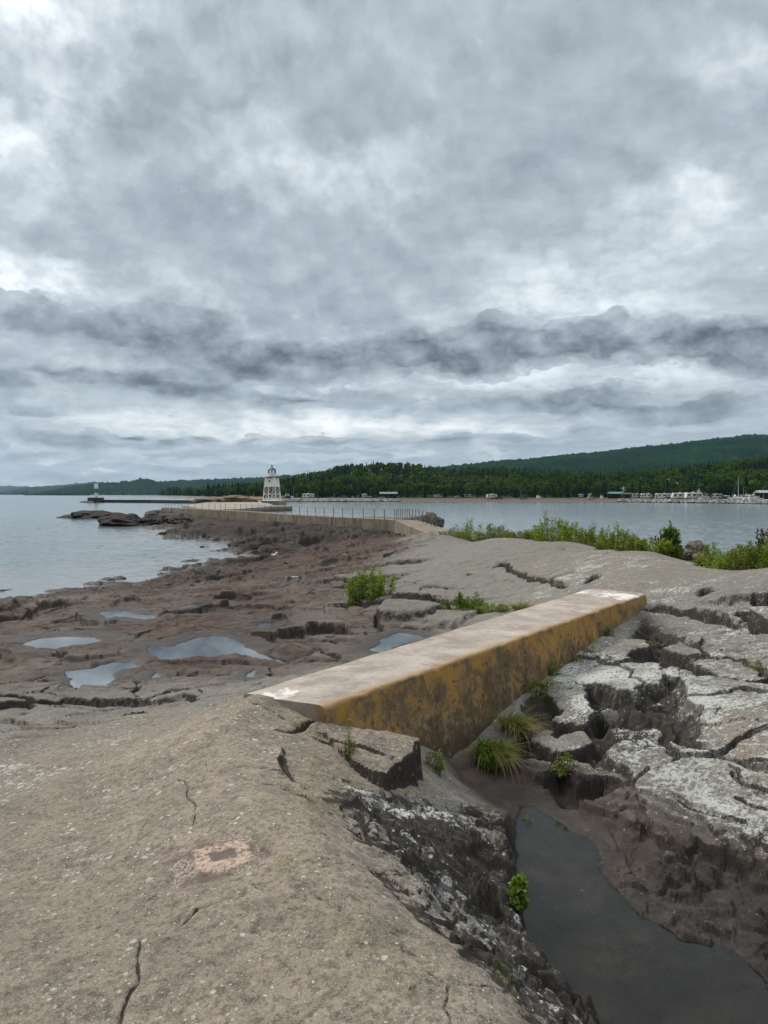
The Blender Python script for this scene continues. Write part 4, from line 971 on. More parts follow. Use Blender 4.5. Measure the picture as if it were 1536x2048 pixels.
bmat('black_rock', (.011, .008, .0075), (.024, .016, .014), (.008, .007, .007))
bmat('ochre_rock', (.15, .11, .065), (.24, .165, .085), (.05, .042, .03))
bmat('grey_rock', (.12, .105, .085), (.20, .175, .14), (.05, .045, .035))
bmat('brown_rock', (.055, .040, .034), (.095, .07, .058), (.022, .018, .016))
mound('rock_islet', 188, 1037, 118, 17, 146, 5, 'low black rock islet farthest out in the water', 'black_rock', 1, .3, flat=.9)
mound('rock_islet', 266, 1053, 112, 25, 112, 5, 'jagged black rock outcrop standing at the waterline before the breakwater', 'black_rock', 2, .45)
mound('rock_islet', 306, 1052, 70, 19, 114, 4, 'low black rock joining the two outcrops off the breakwater end', 'black_rock', 12, .4)
mound('rock_islet', 337, 1044, 92, 24, 122, 6, 'dark brown rounded rock against the far end of the breakwater wall', 'brown_rock', 3, .28)
mound('rock_islet', 362, 1045, 44, 12, 112, 3, 'small black boulder under the far breakwater wall', 'black_rock', 4, .35)
mound('rock_mound', 478, 1005, 100, 15, 262, 7, 'ochre rock mound behind the deck left of the lighthouse', 'ochre_rock', 5, .35)
mound('rock_mound', 425, 1002, 70, 9, 285, 6, 'dark grey rock ridge beyond the ochre mound', 'grey_rock', 6, .35)
mound('rock_boulder', 862, 1048, 46, 24, 82, 1.2, 'large grey brown boulder at the harbour side of the walkway', 'grey_rock', 7, .3)
mound('rock_boulder', 826, 1044, 60, 11, 84, 1.6, 'flat grey rock beside the walkway bend', 'grey_rock', 8, .3)
mound('rock_boulder', 752, 1042, 110, 9, 88, 3, 'low tan rock shelf on the harbour side of the breakwater', 'grey_rock', 9, .2)
for i, (u, v, w, h, y, lb_) in enumerate([(1392, 1102, 44, 20, 20, 'pale angular rock slab between the two clumps of shrubs'), (1366, 1108, 34, 12, 19.4, 'low grey rock at the end of the shrub row'), (1405, 1118, 30, 12, 18, 'small pale rock under the right hand shrub')]):
    mound('rock_boulder', u, v, w, h, y, .3, lb_, 'grey_rock', 20 + i, .3, sub=4)
for i, (u, v, w, h, y, lb_) in enumerate([(430, 1076, 40, 8, 78, 'small wet black rock at the water edge'), (487, 1094, 50, 13, 64, 'low black rock shelf in the surf'), (520, 1098, 60, 14, 60, 'black ledge rock beside the gull'), (345, 1070, 60, 11, 86, 'black rock lying half in the water')]):
    mound('shore_rock', u, v, w, h, y, 1.6, lb_, 'black_rock', 30 + i, .4, sub=4)
o = mound('submerged_stone', 1371, 1953, 44, 16, 4.0, .05, 'small brown stone lying under the channel water', 'brown_rock', 41, .12, 'stone', sub=4); o.location.z = KL - .12; gx, gy = [float(q) for q in atz(1371, 1955, KL - .1)]; o.location.x = gx; o.location.y = gy
# ------------------------------------------------------------------ far shore
def interp_u(tab): 
    us = [p[0] for p in tab]; vs = [p[1] for p in tab]
    return lambda u: np.interp(u, us, vs)
DS = interp_u([(200, 2000), (300, 1500), (350, 1150), (400, 800), (440, 620), (520, 480), (600, 447), (900, 458), (1200, 442), (1300, 408), (1536, 347), (1750, 320), (2100, 300), (2500, 300)])
RT = interp_u([(200, 994), (330, 990), (400, 979), (460, 969), (540, 964), (600, 951), (640, 944), (700, 929), (760, 925), (800, 926), (850, 933), (900, 939), (940, 936), (1000, 936), (1100, 941), (1200, 946), (1300, 940), (1400, 930), (1536, 915), (1800, 905), (2100, 925), (2500, 985)])
TREEH = 9.0; RD = 430.0
def shore_z(u, t_):
    D = DS(u) + RD; zt = CAMZ + (HOR - RT(u)) / F * D - TREEH
    z = np.where(t_ < 14, WATER - .6 + 1.9 * sst(-6, 14, t_), 1.3)
    start = np.where(u > 1240, 95, 55)
    z = z + (np.maximum(zt, 1.3) - 1.3) * sst(start, RD, t_) ** .85
    return z
def upos(u, d): return (u - CU) / F * d, d
us = np.linspace(180, 2500, 680); ts = np.concatenate([np.linspace(-6, 30, 26), np.linspace(36, 520, 60)])
UU, TT = np.meshgrid(us, ts); DD = DS(UU) + TT; zz_ = shore_z(UU, TT) + .25 * fbm(UU * .05, TT * .08, 3, 401) * sst(2, 12, TT)
zz_ = np.where(TT > RD, zz_ - (TT - RD) * .25, zz_)
m, t = newmat('shore ground'); P = t.pos(); n = t.noise(P, .25, 5, .65)
c = t.mix(t.attr('beach'), t.mix(t.ramp(n, .35, .65), (.035, .055, .018), (.085, .085, .04)), t.mix(n, (.085, .045, .037), (.145, .085, .068)))
c = t.mix(t.attr('gravel'), c, t.mix(n, (.13, .115, .10), (.21, .19, .165)))
c = t.mix(t.attr('wood'), c, (.018, .024, .012))
t.out(t.pbsdf(c, .95).outputs[0])
beach = sst(13, 9, TT); gravel = np.maximum(sst(760, 700, UU) * sst(45, 30, TT) * sst(560, 600, UU), sst(1400, 1440, UU) * sst(60, 40, TT))
ii = np.arange(UU.size).reshape(UU.shape)
f = np.stack([ii[:-1, :-1].ravel(), ii[:-1, 1:].ravel(), ii[1:, 1:].ravel(), ii[1:, :-1].ravel()], 1)
xx, yy = upos(UU, DD)
o = mesh_obj('shore_ground', np.stack([xx.ravel(), yy.ravel(), zz_.ravel()], 1), f, m, smooth=True, attrs=dict(beach=beach.ravel() * (1 - sst(760, 740, UU.ravel())), gravel=np.maximum(gravel, sst(760, 740, UU) * sst(20, 10, TT)).ravel(), wood=sst(np.where(UU > 1240, 90, 50), np.where(UU > 1240, 110, 70), TT).ravel()))
tag(o, 'far harbour shore with red beach and campground', kind='structure')
def on_shore(u, t_): 
    x, y = upos(u, DS(u) + t_); return float(x), float(y), float(shore_z(np.array(u, float), np.array(t_, float)))

# ------------------------------------------------------------------ far hills
def canopy_mat(name, c0, c1, sc_=.06):
    m, t = newmat(name); P = t.pos()
    n = t.noise(P, sc_ * .12, 5, .6); n2 = t.noise(P, sc_, 5, .7); n3_ = t.noise(P, sc_ * 5, 3, .7)
    c = t.mix(t.ramp(t.math('ADD', t.math('MULTIPLY', n, .6), t.math('MULTIPLY', n2, .4)), .38, .62), c0, c1)
    c = t.mix(t.ramp(n3_, .42, .68, 0, .7), c, tuple(q * .35 for q in c0))
    t.out(t.pbsdf(c, .95, None, .0).outputs[0]); return m
def hill(name, prof_, d0, d1, z0, mat, na, nd_, bump_s, bump_h, label, rid=1.0, seed=0, umin=None, umax=None):
    tab = interp_u(prof_); u0 = umin or prof_[0][0]; u1 = umax or prof_[-1][0]
    U = np.linspace(u0, u1, na); Tt = np.concatenate([np.linspace(0, 1, nd_), [1.05, 1.2]]); UG, TG = np.meshgrid(U, Tt)
    D = d0 + (d1 - d0) * TG; zt = CAMZ + (HOR - tab(UG)) / F * d1
    xg, yg = upos(UG, D)
    prof2 = sst(0, 1, np.minimum(TG, 1)) * .55 + np.minimum(TG, 1) * .45
    zg_ = z0 + (np.maximum(zt, z0 + 1) - z0) * prof2 * (1 + .10 * rid * fbm(xg / (bump_s * 40), yg / (bump_s * 40), 4, 500 + seed) * np.sin(np.pi * np.minimum(TG, 1)))
    zg_ = np.where(TG > 1, zg_ - (TG - 1) * (d1 - d0) * .35, zg_)
    a_, b_, c_ = worley(xg / bump_s, yg / bump_s, 600 + seed)
    bh = sst(0, bump_h * 4, zt - z0); bump_h = bump_h * (.12 + .88 * bh)
    zg_ = zg_ + bump_h * (1 - a_ * 1.1) * (.5 + c_) + bump_h * .7 * fbm(xg / bump_s * .35, yg / bump_s * .35, 3, 610 + seed)
    ii = np.arange(UG.size).reshape(UG.shape); f = np.stack([ii[:-1, :-1].ravel(), ii[:-1, 1:].ravel(), ii[1:, 1:].ravel(), ii[1:, :-1].ravel()], 1)
    o = mesh_obj(name, np.stack([xg.ravel(), yg.ravel(), zg_.ravel()], 1), f, mat, smooth=False)
    return tag(o, label, kind='structure')
M['hill_a'] = canopy_mat('wooded hill', (.003, .015, .007), (.011, .040, .010), .05)
M['hill_b'] = canopy_mat('distant wooded hill', (.008, .022, .014), (.015, .036, .018), .02)
hill('wooded_hill', [(760, 950), (880, 940), (940, 934), (1000, 926), (1050, 924), (1100, 918), (1200, 909), (1250, 902), (1350, 893), (1450, 882), (1490, 877), (1536, 877), (1700, 884), (2000, 890), (2400, 935), (2900, 986)], 950, 2600, 2, M['hill_a'], 900, 230, 9, 8, 'high dark green hill behind the campground', 1, 1)
hill('wooded_hill', [(50, 989.6), (63, 988.6), (110, 981), (193, 970.5), (233, 968), (262, 965.5), (280, 962), (293, 961), (313, 966), (340, 966), (367, 964), (400, 963.5), (433, 962), (500, 959), (560, 955.5), (640, 948), (800, 940)] , 2500, 3300, -.5, M['hill_a'], 800, 80, 12, 9, 'green headland with a small peak across the water', 1, 2, umin=48)
hill('distant_hill', [(-500, 990), (-200, 984), (0, 985), (33, 980.5), (70, 976.5), (133, 972.5), (187, 967), (200, 967.5), (260, 972), (400, 980)], 4200, 6400, -.5, M['hill_b'], 700, 40, 22, 14, 'long blue ridge beyond the headland', 1, 3)
hill('distant_hill', [(-700, 978), (-300, 974), (-100, 978), (0, 975.5), (20, 973.5), (47, 973.5), (60, 975.5), (120, 980), (300, 984)], 7800, 9800, -.5, M['hill_b'], 500, 20, 40, 18, 'farthest pale blue ridge on the horizon', .6, 4)

# ------------------------------------------------------------------ trees
def leaf_mat(name, c0, c1):
    m, t = newmat(name); oi = t.n('ShaderNodeObjectInfo').outputs['Random']
    tn = t.math('ADD', t.attr('tint'), t.math('MULTIPLY', t.math('SUBTRACT', oi, .5), .35)); n = t.noise(t.pos(), .25, 3, .6)
    c = t.mix(t.math('MULTIPLY', t.math('ADD', tn, t.math('SUBTRACT', n, .5)), 1.0, clamp=True), c0, c1)
    d = t.pbsdf(c, .9, None, .02); tl = t.n('ShaderNodeBsdfTranslucent'); t.put(tl.inputs[0], c)
    mx = t.n('ShaderNodeMixShader'); mx.inputs[0].default_value = .22; t.l.new(d.outputs[0], mx.inputs[1]); t.l.new(tl.outputs[0], mx.inputs[2]); t.out(mx.outputs[0]); return m
M['conifer'] = leaf_mat('conifer needles', (.003, .010, .003), (.010, .030, .006))
M['broad'] = leaf_mat('broad leaves', (.009, .024, .002), (.066, .118, .007))
M['bark'] = plain('bark', (.09, .07, .055), .9, .3, 5)
rs = np.random.RandomState(4)
def conifer_tpl(seed):
    r = np.random.RandomState(seed); V = []; Fc = []; T_ = []
    nl_ = 13
    for k in range(nl_):
        f_ = k / (nl_ - 1); z = .10 + .86 * f_; rad = (.20 * (1 - f_) ** .85 + .012) * r.uniform(.75, 1.15); nb_ = max(4, int(8 - 4 * f_)); o_ = r.uniform(0, 6)
        for j in range(nb_):
            a = o_ + 6.283 * j / nb_ + r.uniform(-.3, .3); rr_ = rad * r.uniform(.6, 1.15); w = .36 * rr_ + .012
            ca, sa = math.cos(a), math.sin(a); n0 = len(V)
            V += [(0, 0, z + .035), (ca * rr_ * .6 - sa * w, sa * rr_ * .6 + ca * w, z - .03), (ca * rr_, sa * rr_, z - .055 * r.uniform(.6, 1.6)), (ca * rr_ * .6 + sa * w, sa * rr_ * .6 - ca * w, z - .03)]
            Fc.append((n0, n0 + 1, n0 + 2, n0 + 3)); tv = r.uniform(0, .7) + .2 * f_; T_ += [tv * .5, tv, tv + .15, tv]
    n0 = len(V); V += [(-.01, 0, .93), (.01, 0, .93), (.002, 0, 1.03), (-.002, 0, 1.03)]; Fc.append((n0, n0 + 1, n0 + 2, n0 + 3)); T_ += [.4] * 4
    return np.array(V), np.array(Fc), np.array(T_)
def broad_tpl(seed, nq=170, leaf=.085):
    r = np.random.RandomState(seed); V = []; Fc = []; T_ = []
    lobes = [(np.array([r.uniform(-.2, .2), r.uniform(-.2, .2), r.uniform(.45, .82)]), r.uniform(.14, .24)) for _ in range(7)] + [(np.array([0, 0, .6]), .26), (np.array([0, 0, .84]), .15), (np.array([.05, 0, .32]), .18)]
    for q in range(nq):
        c, rad = lobes[r.randint(len(lobes))]; d = r.normal(size=3); d /= np.linalg.norm(d); p = c + d * rad * r.uniform(.7, 1.08)
        nn = d + r.normal(size=3) * .5; nn /= np.linalg.norm(nn); u_ = np.cross(nn, [0.3, .1, 1]); u_ /= np.linalg.norm(u_) + 1e-6; w_ = np.cross(nn, u_); s = leaf * r.uniform(.6, 1.3)
        n0 = len(V); V += [p - u_ * s, p - w_ * s * .7, p + u_ * s, p + w_ * s * .7]; Fc.append((n0, n0 + 1, n0 + 2, n0 + 3)); tv = np.clip(r.uniform(0, .75) + .1 * d[2], 0, 1); T_ += [tv] * 4
    return np.array(V), np.array(Fc), np.array(T_)
CT = [conifer_tpl(s) for s in range(5)]; BT = [broad_tpl(s + 40) for s in range(6)]
Vs, Fs, Ts = {'c': [], 'b': []}, {'c': [], 'b': []}, {'c': [], 'b': []}; cnt = {'c': 0, 'b': 0}
def plant_mass(kind, x, y, z, h, wd_, tint, a):
    V, Fc, T_ = (CT if kind == 'c' else BT)[rs.randint(5)]
    ca, sa = math.cos(a), math.sin(a); q = V * [h * wd_, h * wd_, h]
    Vs[kind].append(np.c_[q[:, 0] * ca - q[:, 1] * sa + x, q[:, 0] * sa + q[:, 1] * ca + y, q[:, 2] + z]); Fs[kind].append(Fc + cnt[kind]); Ts[kind].append(np.clip(T_ + tint, 0, 1.2)); cnt[kind] += len(V)
row = 0; t_ = 58.0
while t_ < RD + 10:
    step = 6.5 + t_ * .012
    D_ = 460 + t_; du = step / D_ * F
    u = 320 + rs.uniform(0, du)
    while u < 1950:
        start = 60 if u < 1240 else 100
        if t_ > start + rs.uniform(-4, 8):
            x, y, z = on_shore(u, t_ + rs.uniform(-3, 3))
            pn = float(fbm(np.array(x / 60.0), np.array(y / 60.0), 3, 701)); fc_ = .31 - .75 * pn + .12 * (t_ > RD - 60) + .35 * (u < 560)
            sc2 = 1 + .0004 * max(0, DS(u) - 450)
            if rs.uniform() < fc_: plant_mass('c', x, y, z - .3, rs.uniform(7.5, 13) * sc2, rs.uniform(.9, 1.25), rs.uniform(-.2, .25), rs.uniform(0, 6))
            else: plant_mass('b', x, y, z - .3, rs.uniform(6.5, 11), rs.uniform(.85, 1.25), rs.uniform(-.25, .35) + .5 * pn, rs.uniform(0, 6))
        u += du * rs.uniform(.75, 1.25)
    t_ += step * (.95 if t_ < 200 else 1.15)
print('forest trees', len(Vs['c']), len(Vs['b']))
fo = empty('forest', (0, 700, 1)); tag(fo, 'dense mixed forest of dark conifers and green broadleaf trees covering the ridge across the harbour', 'forest', kind='stuff')
for k, mt, nm in (('c', 'conifer', 'conifer_crowns'), ('b', 'broad', 'broadleaf_crowns')):
    V = np.concatenate(Vs[k]) - np.array([0, 700, 1]); o = mesh_obj(nm, V, np.concatenate(Fs[k]), M[mt], fo, attrs=dict(tint=np.concatenate(Ts[k]))); tag(o, kind='stuff')

# single trees along the front of the wood
def tree_master(kind, tpl, label):
    nm = 'conifer_tree' if kind == 'c' else 'broadleaf_tree'
    r = empty(nm); V, Fc, T_ = tpl
    sxy = 1.1 if kind == 'c' else 1.15
    mesh_obj('crown', V * [sxy, sxy, 1], Fc, M['conifer' if kind == 'c' else 'broad'], r, attrs=dict(tint=T_))
    b = MB().bar((0, 0, -.03), (0, 0, .5), .016, 6, .008)
    if kind == 'b':
        for a in range(4): b.bar((0, 0, .28), (.14 * math.cos(a * 1.6), .14 * math.sin(a * 1.6), .55), .008, 5, .004)
    b.build('trunk', M['bark'], r)
    tag(r, label, 'tree'); return r
tm_c = tree_master('c', conifer_tpl(91), ''); tm_b = tree_master('b', broad_tpl(92, 420, .055), ''); first = {'c': True, 'b': True}
def put_tree(kind, u, t_, h, w, label, group):
    src = tm_c if kind == 'c' else tm_b
    o = src if first[kind] else copy_tree(src); first[kind] = False
    x, y, z = on_shore(u, t_); o.location = (x, y, z); o.rotation_euler = (0, 0, random.uniform(0, 6)); o.scale = (h * w, h * w, h); tag(o, label, 'tree', group)
for u, t_, h in [(585, 46, 6), (600, 50, 7), (630, 52, 5.5), (655, 50, 6), (690, 48, 6.5), (745, 50, 6), (800, 52, 7), (830, 48, 5), (905, 44, 8), (955, 50, 6), (975, 46, 6.5), (1010, 48, 6.5), (1055, 52, 7), (1095, 46, 7), (1118, 50, 6.5), (1150, 50, 7), (1192, 52, 7), (1222, 52, 6)]:
    put_tree('b', u, t_, h * 1.15, random.uniform(.9, 1.2), 'broadleaf tree in the front row of the wood behind the beach', 'broadleaf trees at the foot of the wood')
for u, t_, h in [(612, 56, 8), (645, 56, 8), (672, 55, 7), (710, 56, 9), (770, 58, 9), (815, 55, 8), (850, 54, 9), (890, 50, 8), (925, 56, 9), (990, 55, 9), (1030, 55, 8), (1070, 58, 9), (1110, 57, 9), (1135, 56, 10), (1170, 58, 9), (1210, 58, 10)]:
    put_tree('c', u, t_, h * 1.1, random.uniform(.95, 1.25), 'dark conifer in the front row of the wood behind the beach', 'conifers at the foot of the wood')
for u, t_, h, lb_ in [(1258, 64, 7, 'broadleaf tree beside the brown shelter'), (1308, 62, 6.5, 'small round tree above the camper with the dark window band'), (1402, 56, 8, 'dark leafy tree hiding the white house by the campers'), (1420, 70, 9, 'yellow green tree right of the white house'), (1443, 72, 10, 'wide yellow green tree behind the lone camper'), (1455, 74, 9, 'bright round tree left of the sailboat mast'), (1475, 78, 9, 'bright tree directly behind the sailboat mast'), (1500, 74, 8, 'small bright tree right of the mast'), (1517, 76, 9, 'bright pointed tree above the parked motorhomes'), (1533, 74, 8, 'bright tree at the right edge above the grey shelter'), (1345, 84, 9, 'leafy tree behind the crowd of campers'), (1380, 86, 10, 'tall leafy tree at the back of the campground')]:
    put_tree('b', u, t_, h, random.uniform(.95, 1.2), lb_, 'trees among the campers')
for u, t_, h, lb_ in [(1335, 92, 13, 'tall dark conifer rising behind the campers'), (1492, 92, 15, 'tallest dark conifer right of the sailboat mast'), (1410, 95, 12, 'dark conifer behind the white house'), (1280, 90, 11, 'dark conifer behind the campers beside the green pavilion'), (1250, 86, 10, 'dark conifer behind the green pavilion')]:
    put_tree('c', u, t_, h, 1.2, lb_, 'trees among the campers')

# ------------------------------------------------------------------ riprap along the far shore
def rock_tpl(seed):
    bm = bmesh.new(); bmesh.ops.create_icosphere(bm, subdivisions=1, radius=1.0); r = random.Random(seed)
    V = np.array([v.co * r.uniform(.75, 1.15) for v in bm.verts]); Fc = np.array([[v.index for v in f.verts] for f in bm.faces]); bm.free(); return V, Fc
RTP = [rock_tpl(s) for s in range(6)]
def riprap(u0, u1, tr, size, zr, n, label, light):
    Vv, Ff, Tn, c = [], [], [], 0
    for i in range(n):
        u = rs.uniform(u0, u1); t_ = rs.uniform(*tr); x, y, z = on_shore(u, t_); V, Fc = RTP[rs.randint(6)]; s = rs.uniform(*size); a = rs.uniform(0, 6)
        q = V * [s * rs.uniform(.8, 1.5), s, s * rs.uniform(.5, .9)]; ca, sa = math.cos(a), math.sin(a)
        Vv.append(np.c_[q[:, 0] * ca - q[:, 1] * sa + x, q[:, 0] * sa + q[:, 1] * ca + y, q[:, 2] + np.clip((t_ + 5) / 16, 0, 1) * zr - .2]); Ff.append(Fc + c); Tn.append(np.full(len(V), rs.uniform(0, 1) ** 1.3)); c += len(V)
    o = mesh_obj('riprap', np.concatenate(Vv), np.concatenate(Ff), M['rip'], attrs=dict(tint=np.concatenate(Tn)))
    tag(o, label, 'rocks', kind='stuff')
m, t = newmat('broken stone'); t.out(t.pbsdf(t.mix(t.attr('tint'), (.045, .042, .04), (.36, .34, .31)), .9).outputs[0]); M['rip'] = m
riprap(1235, 1760, (-6, 9), (.35, .95), 1.5, 2600, 'heaped grey and pale boulders lining the shore below the campers', 1)
riprap(560, 800, (-6, 8), (.35, .85), 1.4, 1500, 'dark boulders lining the shore left of the red beach', 0)

# ------------------------------------------------------------------ haze
hb_ = MB().box(-9000, 9000, -60, 11500, -5, 520).build('haze', None)
hm = bpy.data.materials.new('haze'); hm.use_nodes = True; nt = hm.node_tree; nt.nodes.remove(nt.nodes['Principled BSDF'])
pv = nt.nodes.new('ShaderNodeVolumePrincipled'); pv.inputs['Color'].default_value = (.50, .74, 1.0, 1); pv.inputs['Density'].default_value = 4.0e-5; pv.inputs['Anisotropy'].default_value = .2
nt.links.new(pv.outputs[0], nt.nodes['Material Output'].inputs['Volume']); hb_.data.materials.append(hm); tag(hb_, 'thin blue air over the lake', kind='stuff')
# ------------------------------------------------------------------ shrubs and grass near the viewer
def leafy(name, c0, c1, tr=.25):
    m, t = newmat(name); tn = t.attr('tint'); n = t.noise(t.pos(), 3, 3, .6)
    c = t.mix(t.math('ADD', tn, t.math('MULTIPLY', t.math('SUBTRACT', n, .5), .5), clamp=True), c0, c1)
    d = t.pbsdf(c, .7, None, .12); tl = t.n('ShaderNodeBsdfTranslucent'); t.put(tl.inputs[0], c)
    mx = t.n('ShaderNodeMixShader'); mx.inputs[0].default_value = tr; t.l.new(d.outputs[0], mx.inputs[1]); t.l.new(tl.outputs[0], mx.inputs[2]); t.out(mx.outputs[0]); return m
M['leaf'] = leafy('shrub leaves', (.075, .11, .013), (.31, .39, .055), .3)
M['leaf_olive'] = leafy('olive shrub leaves', (.065, .085, .014), (.27, .30, .055), .25)
M['leaf_bright'] = leafy('bright leaves', (.06, .11, .012), (.18, .27, .04), .3)
M['leaf_red'] = leafy('purple brown leaves', (.035, .025, .018), (.085, .075, .035), .2)
M['blade'] = leafy('grass blades', (.09, .105, .02), (.30, .285, .08), .3)
M['blade_dry'] = leafy('dry grass blades', (.16, .135, .045), (.40, .34, .16), .25)
M['stem'] = plain('shrub stems', (.075, .055, .035), .85, .3, 8)
def leaf_quads(r, pts, dirs, size, asp=.42, droop=.2, tint=None):
    """bent leaves: two faces each"""
    n = len(pts); d = dirs + r.normal(size=(n, 3)) * .55; d[:, 2] -= droop * r.uniform(0, 1, n); d /= np.linalg.norm(d, axis=1, keepdims=True)
    up = r.normal(size=(n, 3)) * .55 + [0, 0, 1]; s = np.cross(d, up); s /= np.linalg.norm(s, axis=1, keepdims=True) + 1e-6; nn = np.cross(s, d)
    L = (size * r.uniform(.6, 1.3, n))[:, None]; W = L * asp * .5
    a = pts; b = pts + d * L * .5 + s * W + nn * L * .06; c = pts + d * L - nn * L * .12; e = pts + d * L * .5 - s * W + nn * L * .06
    V = np.stack([a, b, c, e], 1).reshape(-1, 3); F_ = np.arange(4 * n).reshape(n, 4)
    tt = r.uniform(0, .7, n) if tint is None else tint
    return V, F_, np.repeat(tt, 4)
def shrub(name, x, y, h, w, d, n, size, mat, label, seed, group=None, cat='shrub', sprigs=(), shape=.75, base=None, asp=.42, parent_z=None, nst=26):
    r = np.random.RandomState(seed); z = float(ground(np.array(x), np.array(y))) if parent_z is None else parent_z
    root = empty(name, (x, y, z)); tag(root, label, cat, group)
    P, Dr, T_ = [], [], []; sb = MB()
    for k in range(nst):
        a = r.uniform(0, 6.283); q = math.sqrt(r.uniform(0, 1)); hx, hy = q * w * .5 * math.cos(a), q * d * .5 * math.sin(a); top = h * (1 - shape * q ** 2 * .75) * r.uniform(.66, 1.08)
        b0 = np.array([hx * .72, hy * .72, -.03]); mid = np.array([hx * .92, hy * .92, top * .42]); tip = np.array([hx * 1.05 + r.normal() * .04 * w, hy * 1.05 + r.normal() * .03 * w, top])
        sb.bar((0, 0, -.08), b0, size * .1, 4, size * .1); sb.bar(b0, mid, size * .11, 4, size * .08); sb.bar(mid, tip, size * .08, 4, size * .03)
        m_ = max(3, int(n / nst)); s_ = r.uniform(.03, 1, m_) ** .9
        c_ = np.where((s_ < .5)[:, None], b0 + (mid - b0) * (s_ * 2)[:, None], mid + (tip - mid) * ((s_ - .5) * 2)[:, None])
        sp = (.30 * (1.15 - s_) + .04)[:, None] * np.array([w, d, h * .55]) * .42
        c_ = c_ + r.normal(size=(m_, 3)) * sp * .55; c_[:, 2] = np.maximum(c_[:, 2], .01)
        P.append(c_); o_ = c_ - np.array([hx * .5, hy * .5, h * .3]); Dr.append(o_ / (np.linalg.norm(o_, axis=1, keepdims=True) + 1e-6)); T_.append(np.clip(r.uniform(0, .6, m_) + .25 * (r.uniform() - .4) + .35 * c_[:, 2] / h, 0, 1))
    for sx, sh, sw in sprigs:                     # tall shoots
        for j in range(3):
            b0 = np.array([sx * .8, r.normal() * .05, 0.0]); sb.bar((0, 0, -.08), b0, size * .09, 4, size * .09); tip = np.array([sx + r.normal() * sw * .5, r.normal() * sw * .4, sh * r.uniform(.8, 1.0)]); sb.bar(b0, tip, size * .09, 4, size * .03)
            m_ = 60; s_ = r.uniform(0, 1, m_); c_ = b0 + (tip - b0) * s_[:, None] + r.normal(size=(m_, 3)) * sw * .22 * (1.1 - s_)[:, None]
            P.append(c_); Dr.append(r.normal(size=(m_, 3)) * .7 + [0, 0, .4]); T_.append(r.uniform(.2, .9, m_))
    V, F_, tt = leaf_quads(r, np.concatenate(P), np.concatenate(Dr), size, asp, .2, np.concatenate(T_))
    mesh_obj('foliage', V, F_, M[mat], root, attrs=dict(tint=tt)); sb.build('stems', M['stem'], root); return root
def crest(u, v, back=.5):
    """just behind the skyline of the near rock"""
    a = (u - CU) / F; ys = np.linspace(9, 46, 400); g = ground(a * ys, ys); k = int(np.argmax((g - CAMZ) / ys)); y = float(ys[k]) + back
    return a * y, y
def row_shrub(u, vb, vt, wpx, n, mat, label, seed, back=.6, sprigs=(), size=.056, dep=.9, shape=.75, name='shrub', cat='shrub'):
    x, y = crest(u, vb, back); z = float(ground(np.array(x), np.array(y))); k = y / F
    ztop = CAMZ + (HOR - vt) * k; h = max(ztop - z, .15) * .95; n = int(n * 1.9); w = wpx * k * 1.35
    sp = [((su - u) * k, CAMZ + (HOR - sv) * k - z, sw * k) for su, sv, sw in sprigs]
    return shrub(name, x, y, h, w, max(w * dep, .3), n, size * (y / 22) ** .5, mat, label, seed, None if cat != 'shrub' else 'shrubs along the harbour edge of the rock', cat, sp, shape)
row_shrub(905, 1070, 1052, 40, 900, 'leaf_olive', 'low olive shrub nearest the end of the breakwater walkway', 1)
row_shrub(940, 1070, 1040, 60, 1700, 'leaf', 'mounded green shrub with one upright shoot right of the walkway end', 2, sprigs=[(936, 1032, 14)])
row_shrub(985, 1071, 1047, 56, 1500, 'leaf_olive', 'olive mounded shrub in the middle of the gap before the tall willow', 3)
row_shrub(1035, 1076, 1056, 56, 1100, 'leaf_olive', 'thin low olive shrub left of the tall willow', 4)
row_shrub(1068, 1082, 1056, 36, 900, 'leaf', 'small green shrub touching the left side of the tall willow', 5)
row_shrub(1105, 1090, 1034, 74, 3400, 'leaf', 'tall willow shrub with a feathery shoot standing highest of the row', 6, sprigs=[(1094, 1012, 18), (1104, 1024, 22), (1085, 1028, 16)], shape=.6)
row_shrub(1155, 1091, 1050, 60, 2400, 'leaf', 'broad green shrub right of the tall willow', 7, sprigs=[(1150, 1043, 18)])
row_shrub(1195, 1094, 1052, 56, 2200, 'leaf_olive', 'olive green shrub halfway along the row', 8, sprigs=[(1188, 1042, 16)])
row_shrub(1228, 1096, 1050, 60, 2300, 'leaf', 'bushy green shrub with two thin shoots right of the row centre', 9, sprigs=[(1224, 1042, 14), (1240, 1044, 12)])
row_shrub(1268, 1100, 1066, 54, 1900, 'leaf_olive', 'low olive shrub left of the dark leaved sapling', 10)
row_shrub(1305, 1104, 1068, 52, 1900, 'leaf', 'green shrub round the foot of the dark leaved sapling', 11)
row_shrub(1337, 1106, 1070, 44, 1600, 'leaf', 'last shrub of the row beside the pale rocks', 12)
row_shrub(1340, 1104, 1052, 26, 260, 'leaf_bright', 'sapling with broad bright leaves rising from the shrub row', 13, sprigs=[(1340, 1044, 16), (1345, 1052, 20), (1336, 1058, 18)], size=.13, shape=.3, name='sapling', cat='sapling')
row_shrub(1328, 1104, 1062, 26, 220, 'leaf_red', 'small purple brown leaved sapling left of the bright one', 14, sprigs=[(1326, 1058, 20)], size=.09, shape=.3, name='sapling', cat='sapling')
row_shrub(1385, 1110, 1086, 36, 500, 'leaf_olive', 'thin low plants on top of the pale rocks', 15, back=3.0)
row_shrub(1440, 1124, 1084, 70, 2600, 'leaf', 'spreading green shrub left part of the right hand clump', 16, back=.8)
row_shrub(1490, 1130, 1074, 76, 3000, 'leaf_olive', 'olive shrub in the middle of the right hand clump', 17, back=.9)
row_shrub(1540, 1136, 1072, 80, 3200, 'leaf', 'dense green shrub cut by the right edge of the photo', 18, back=1.0)
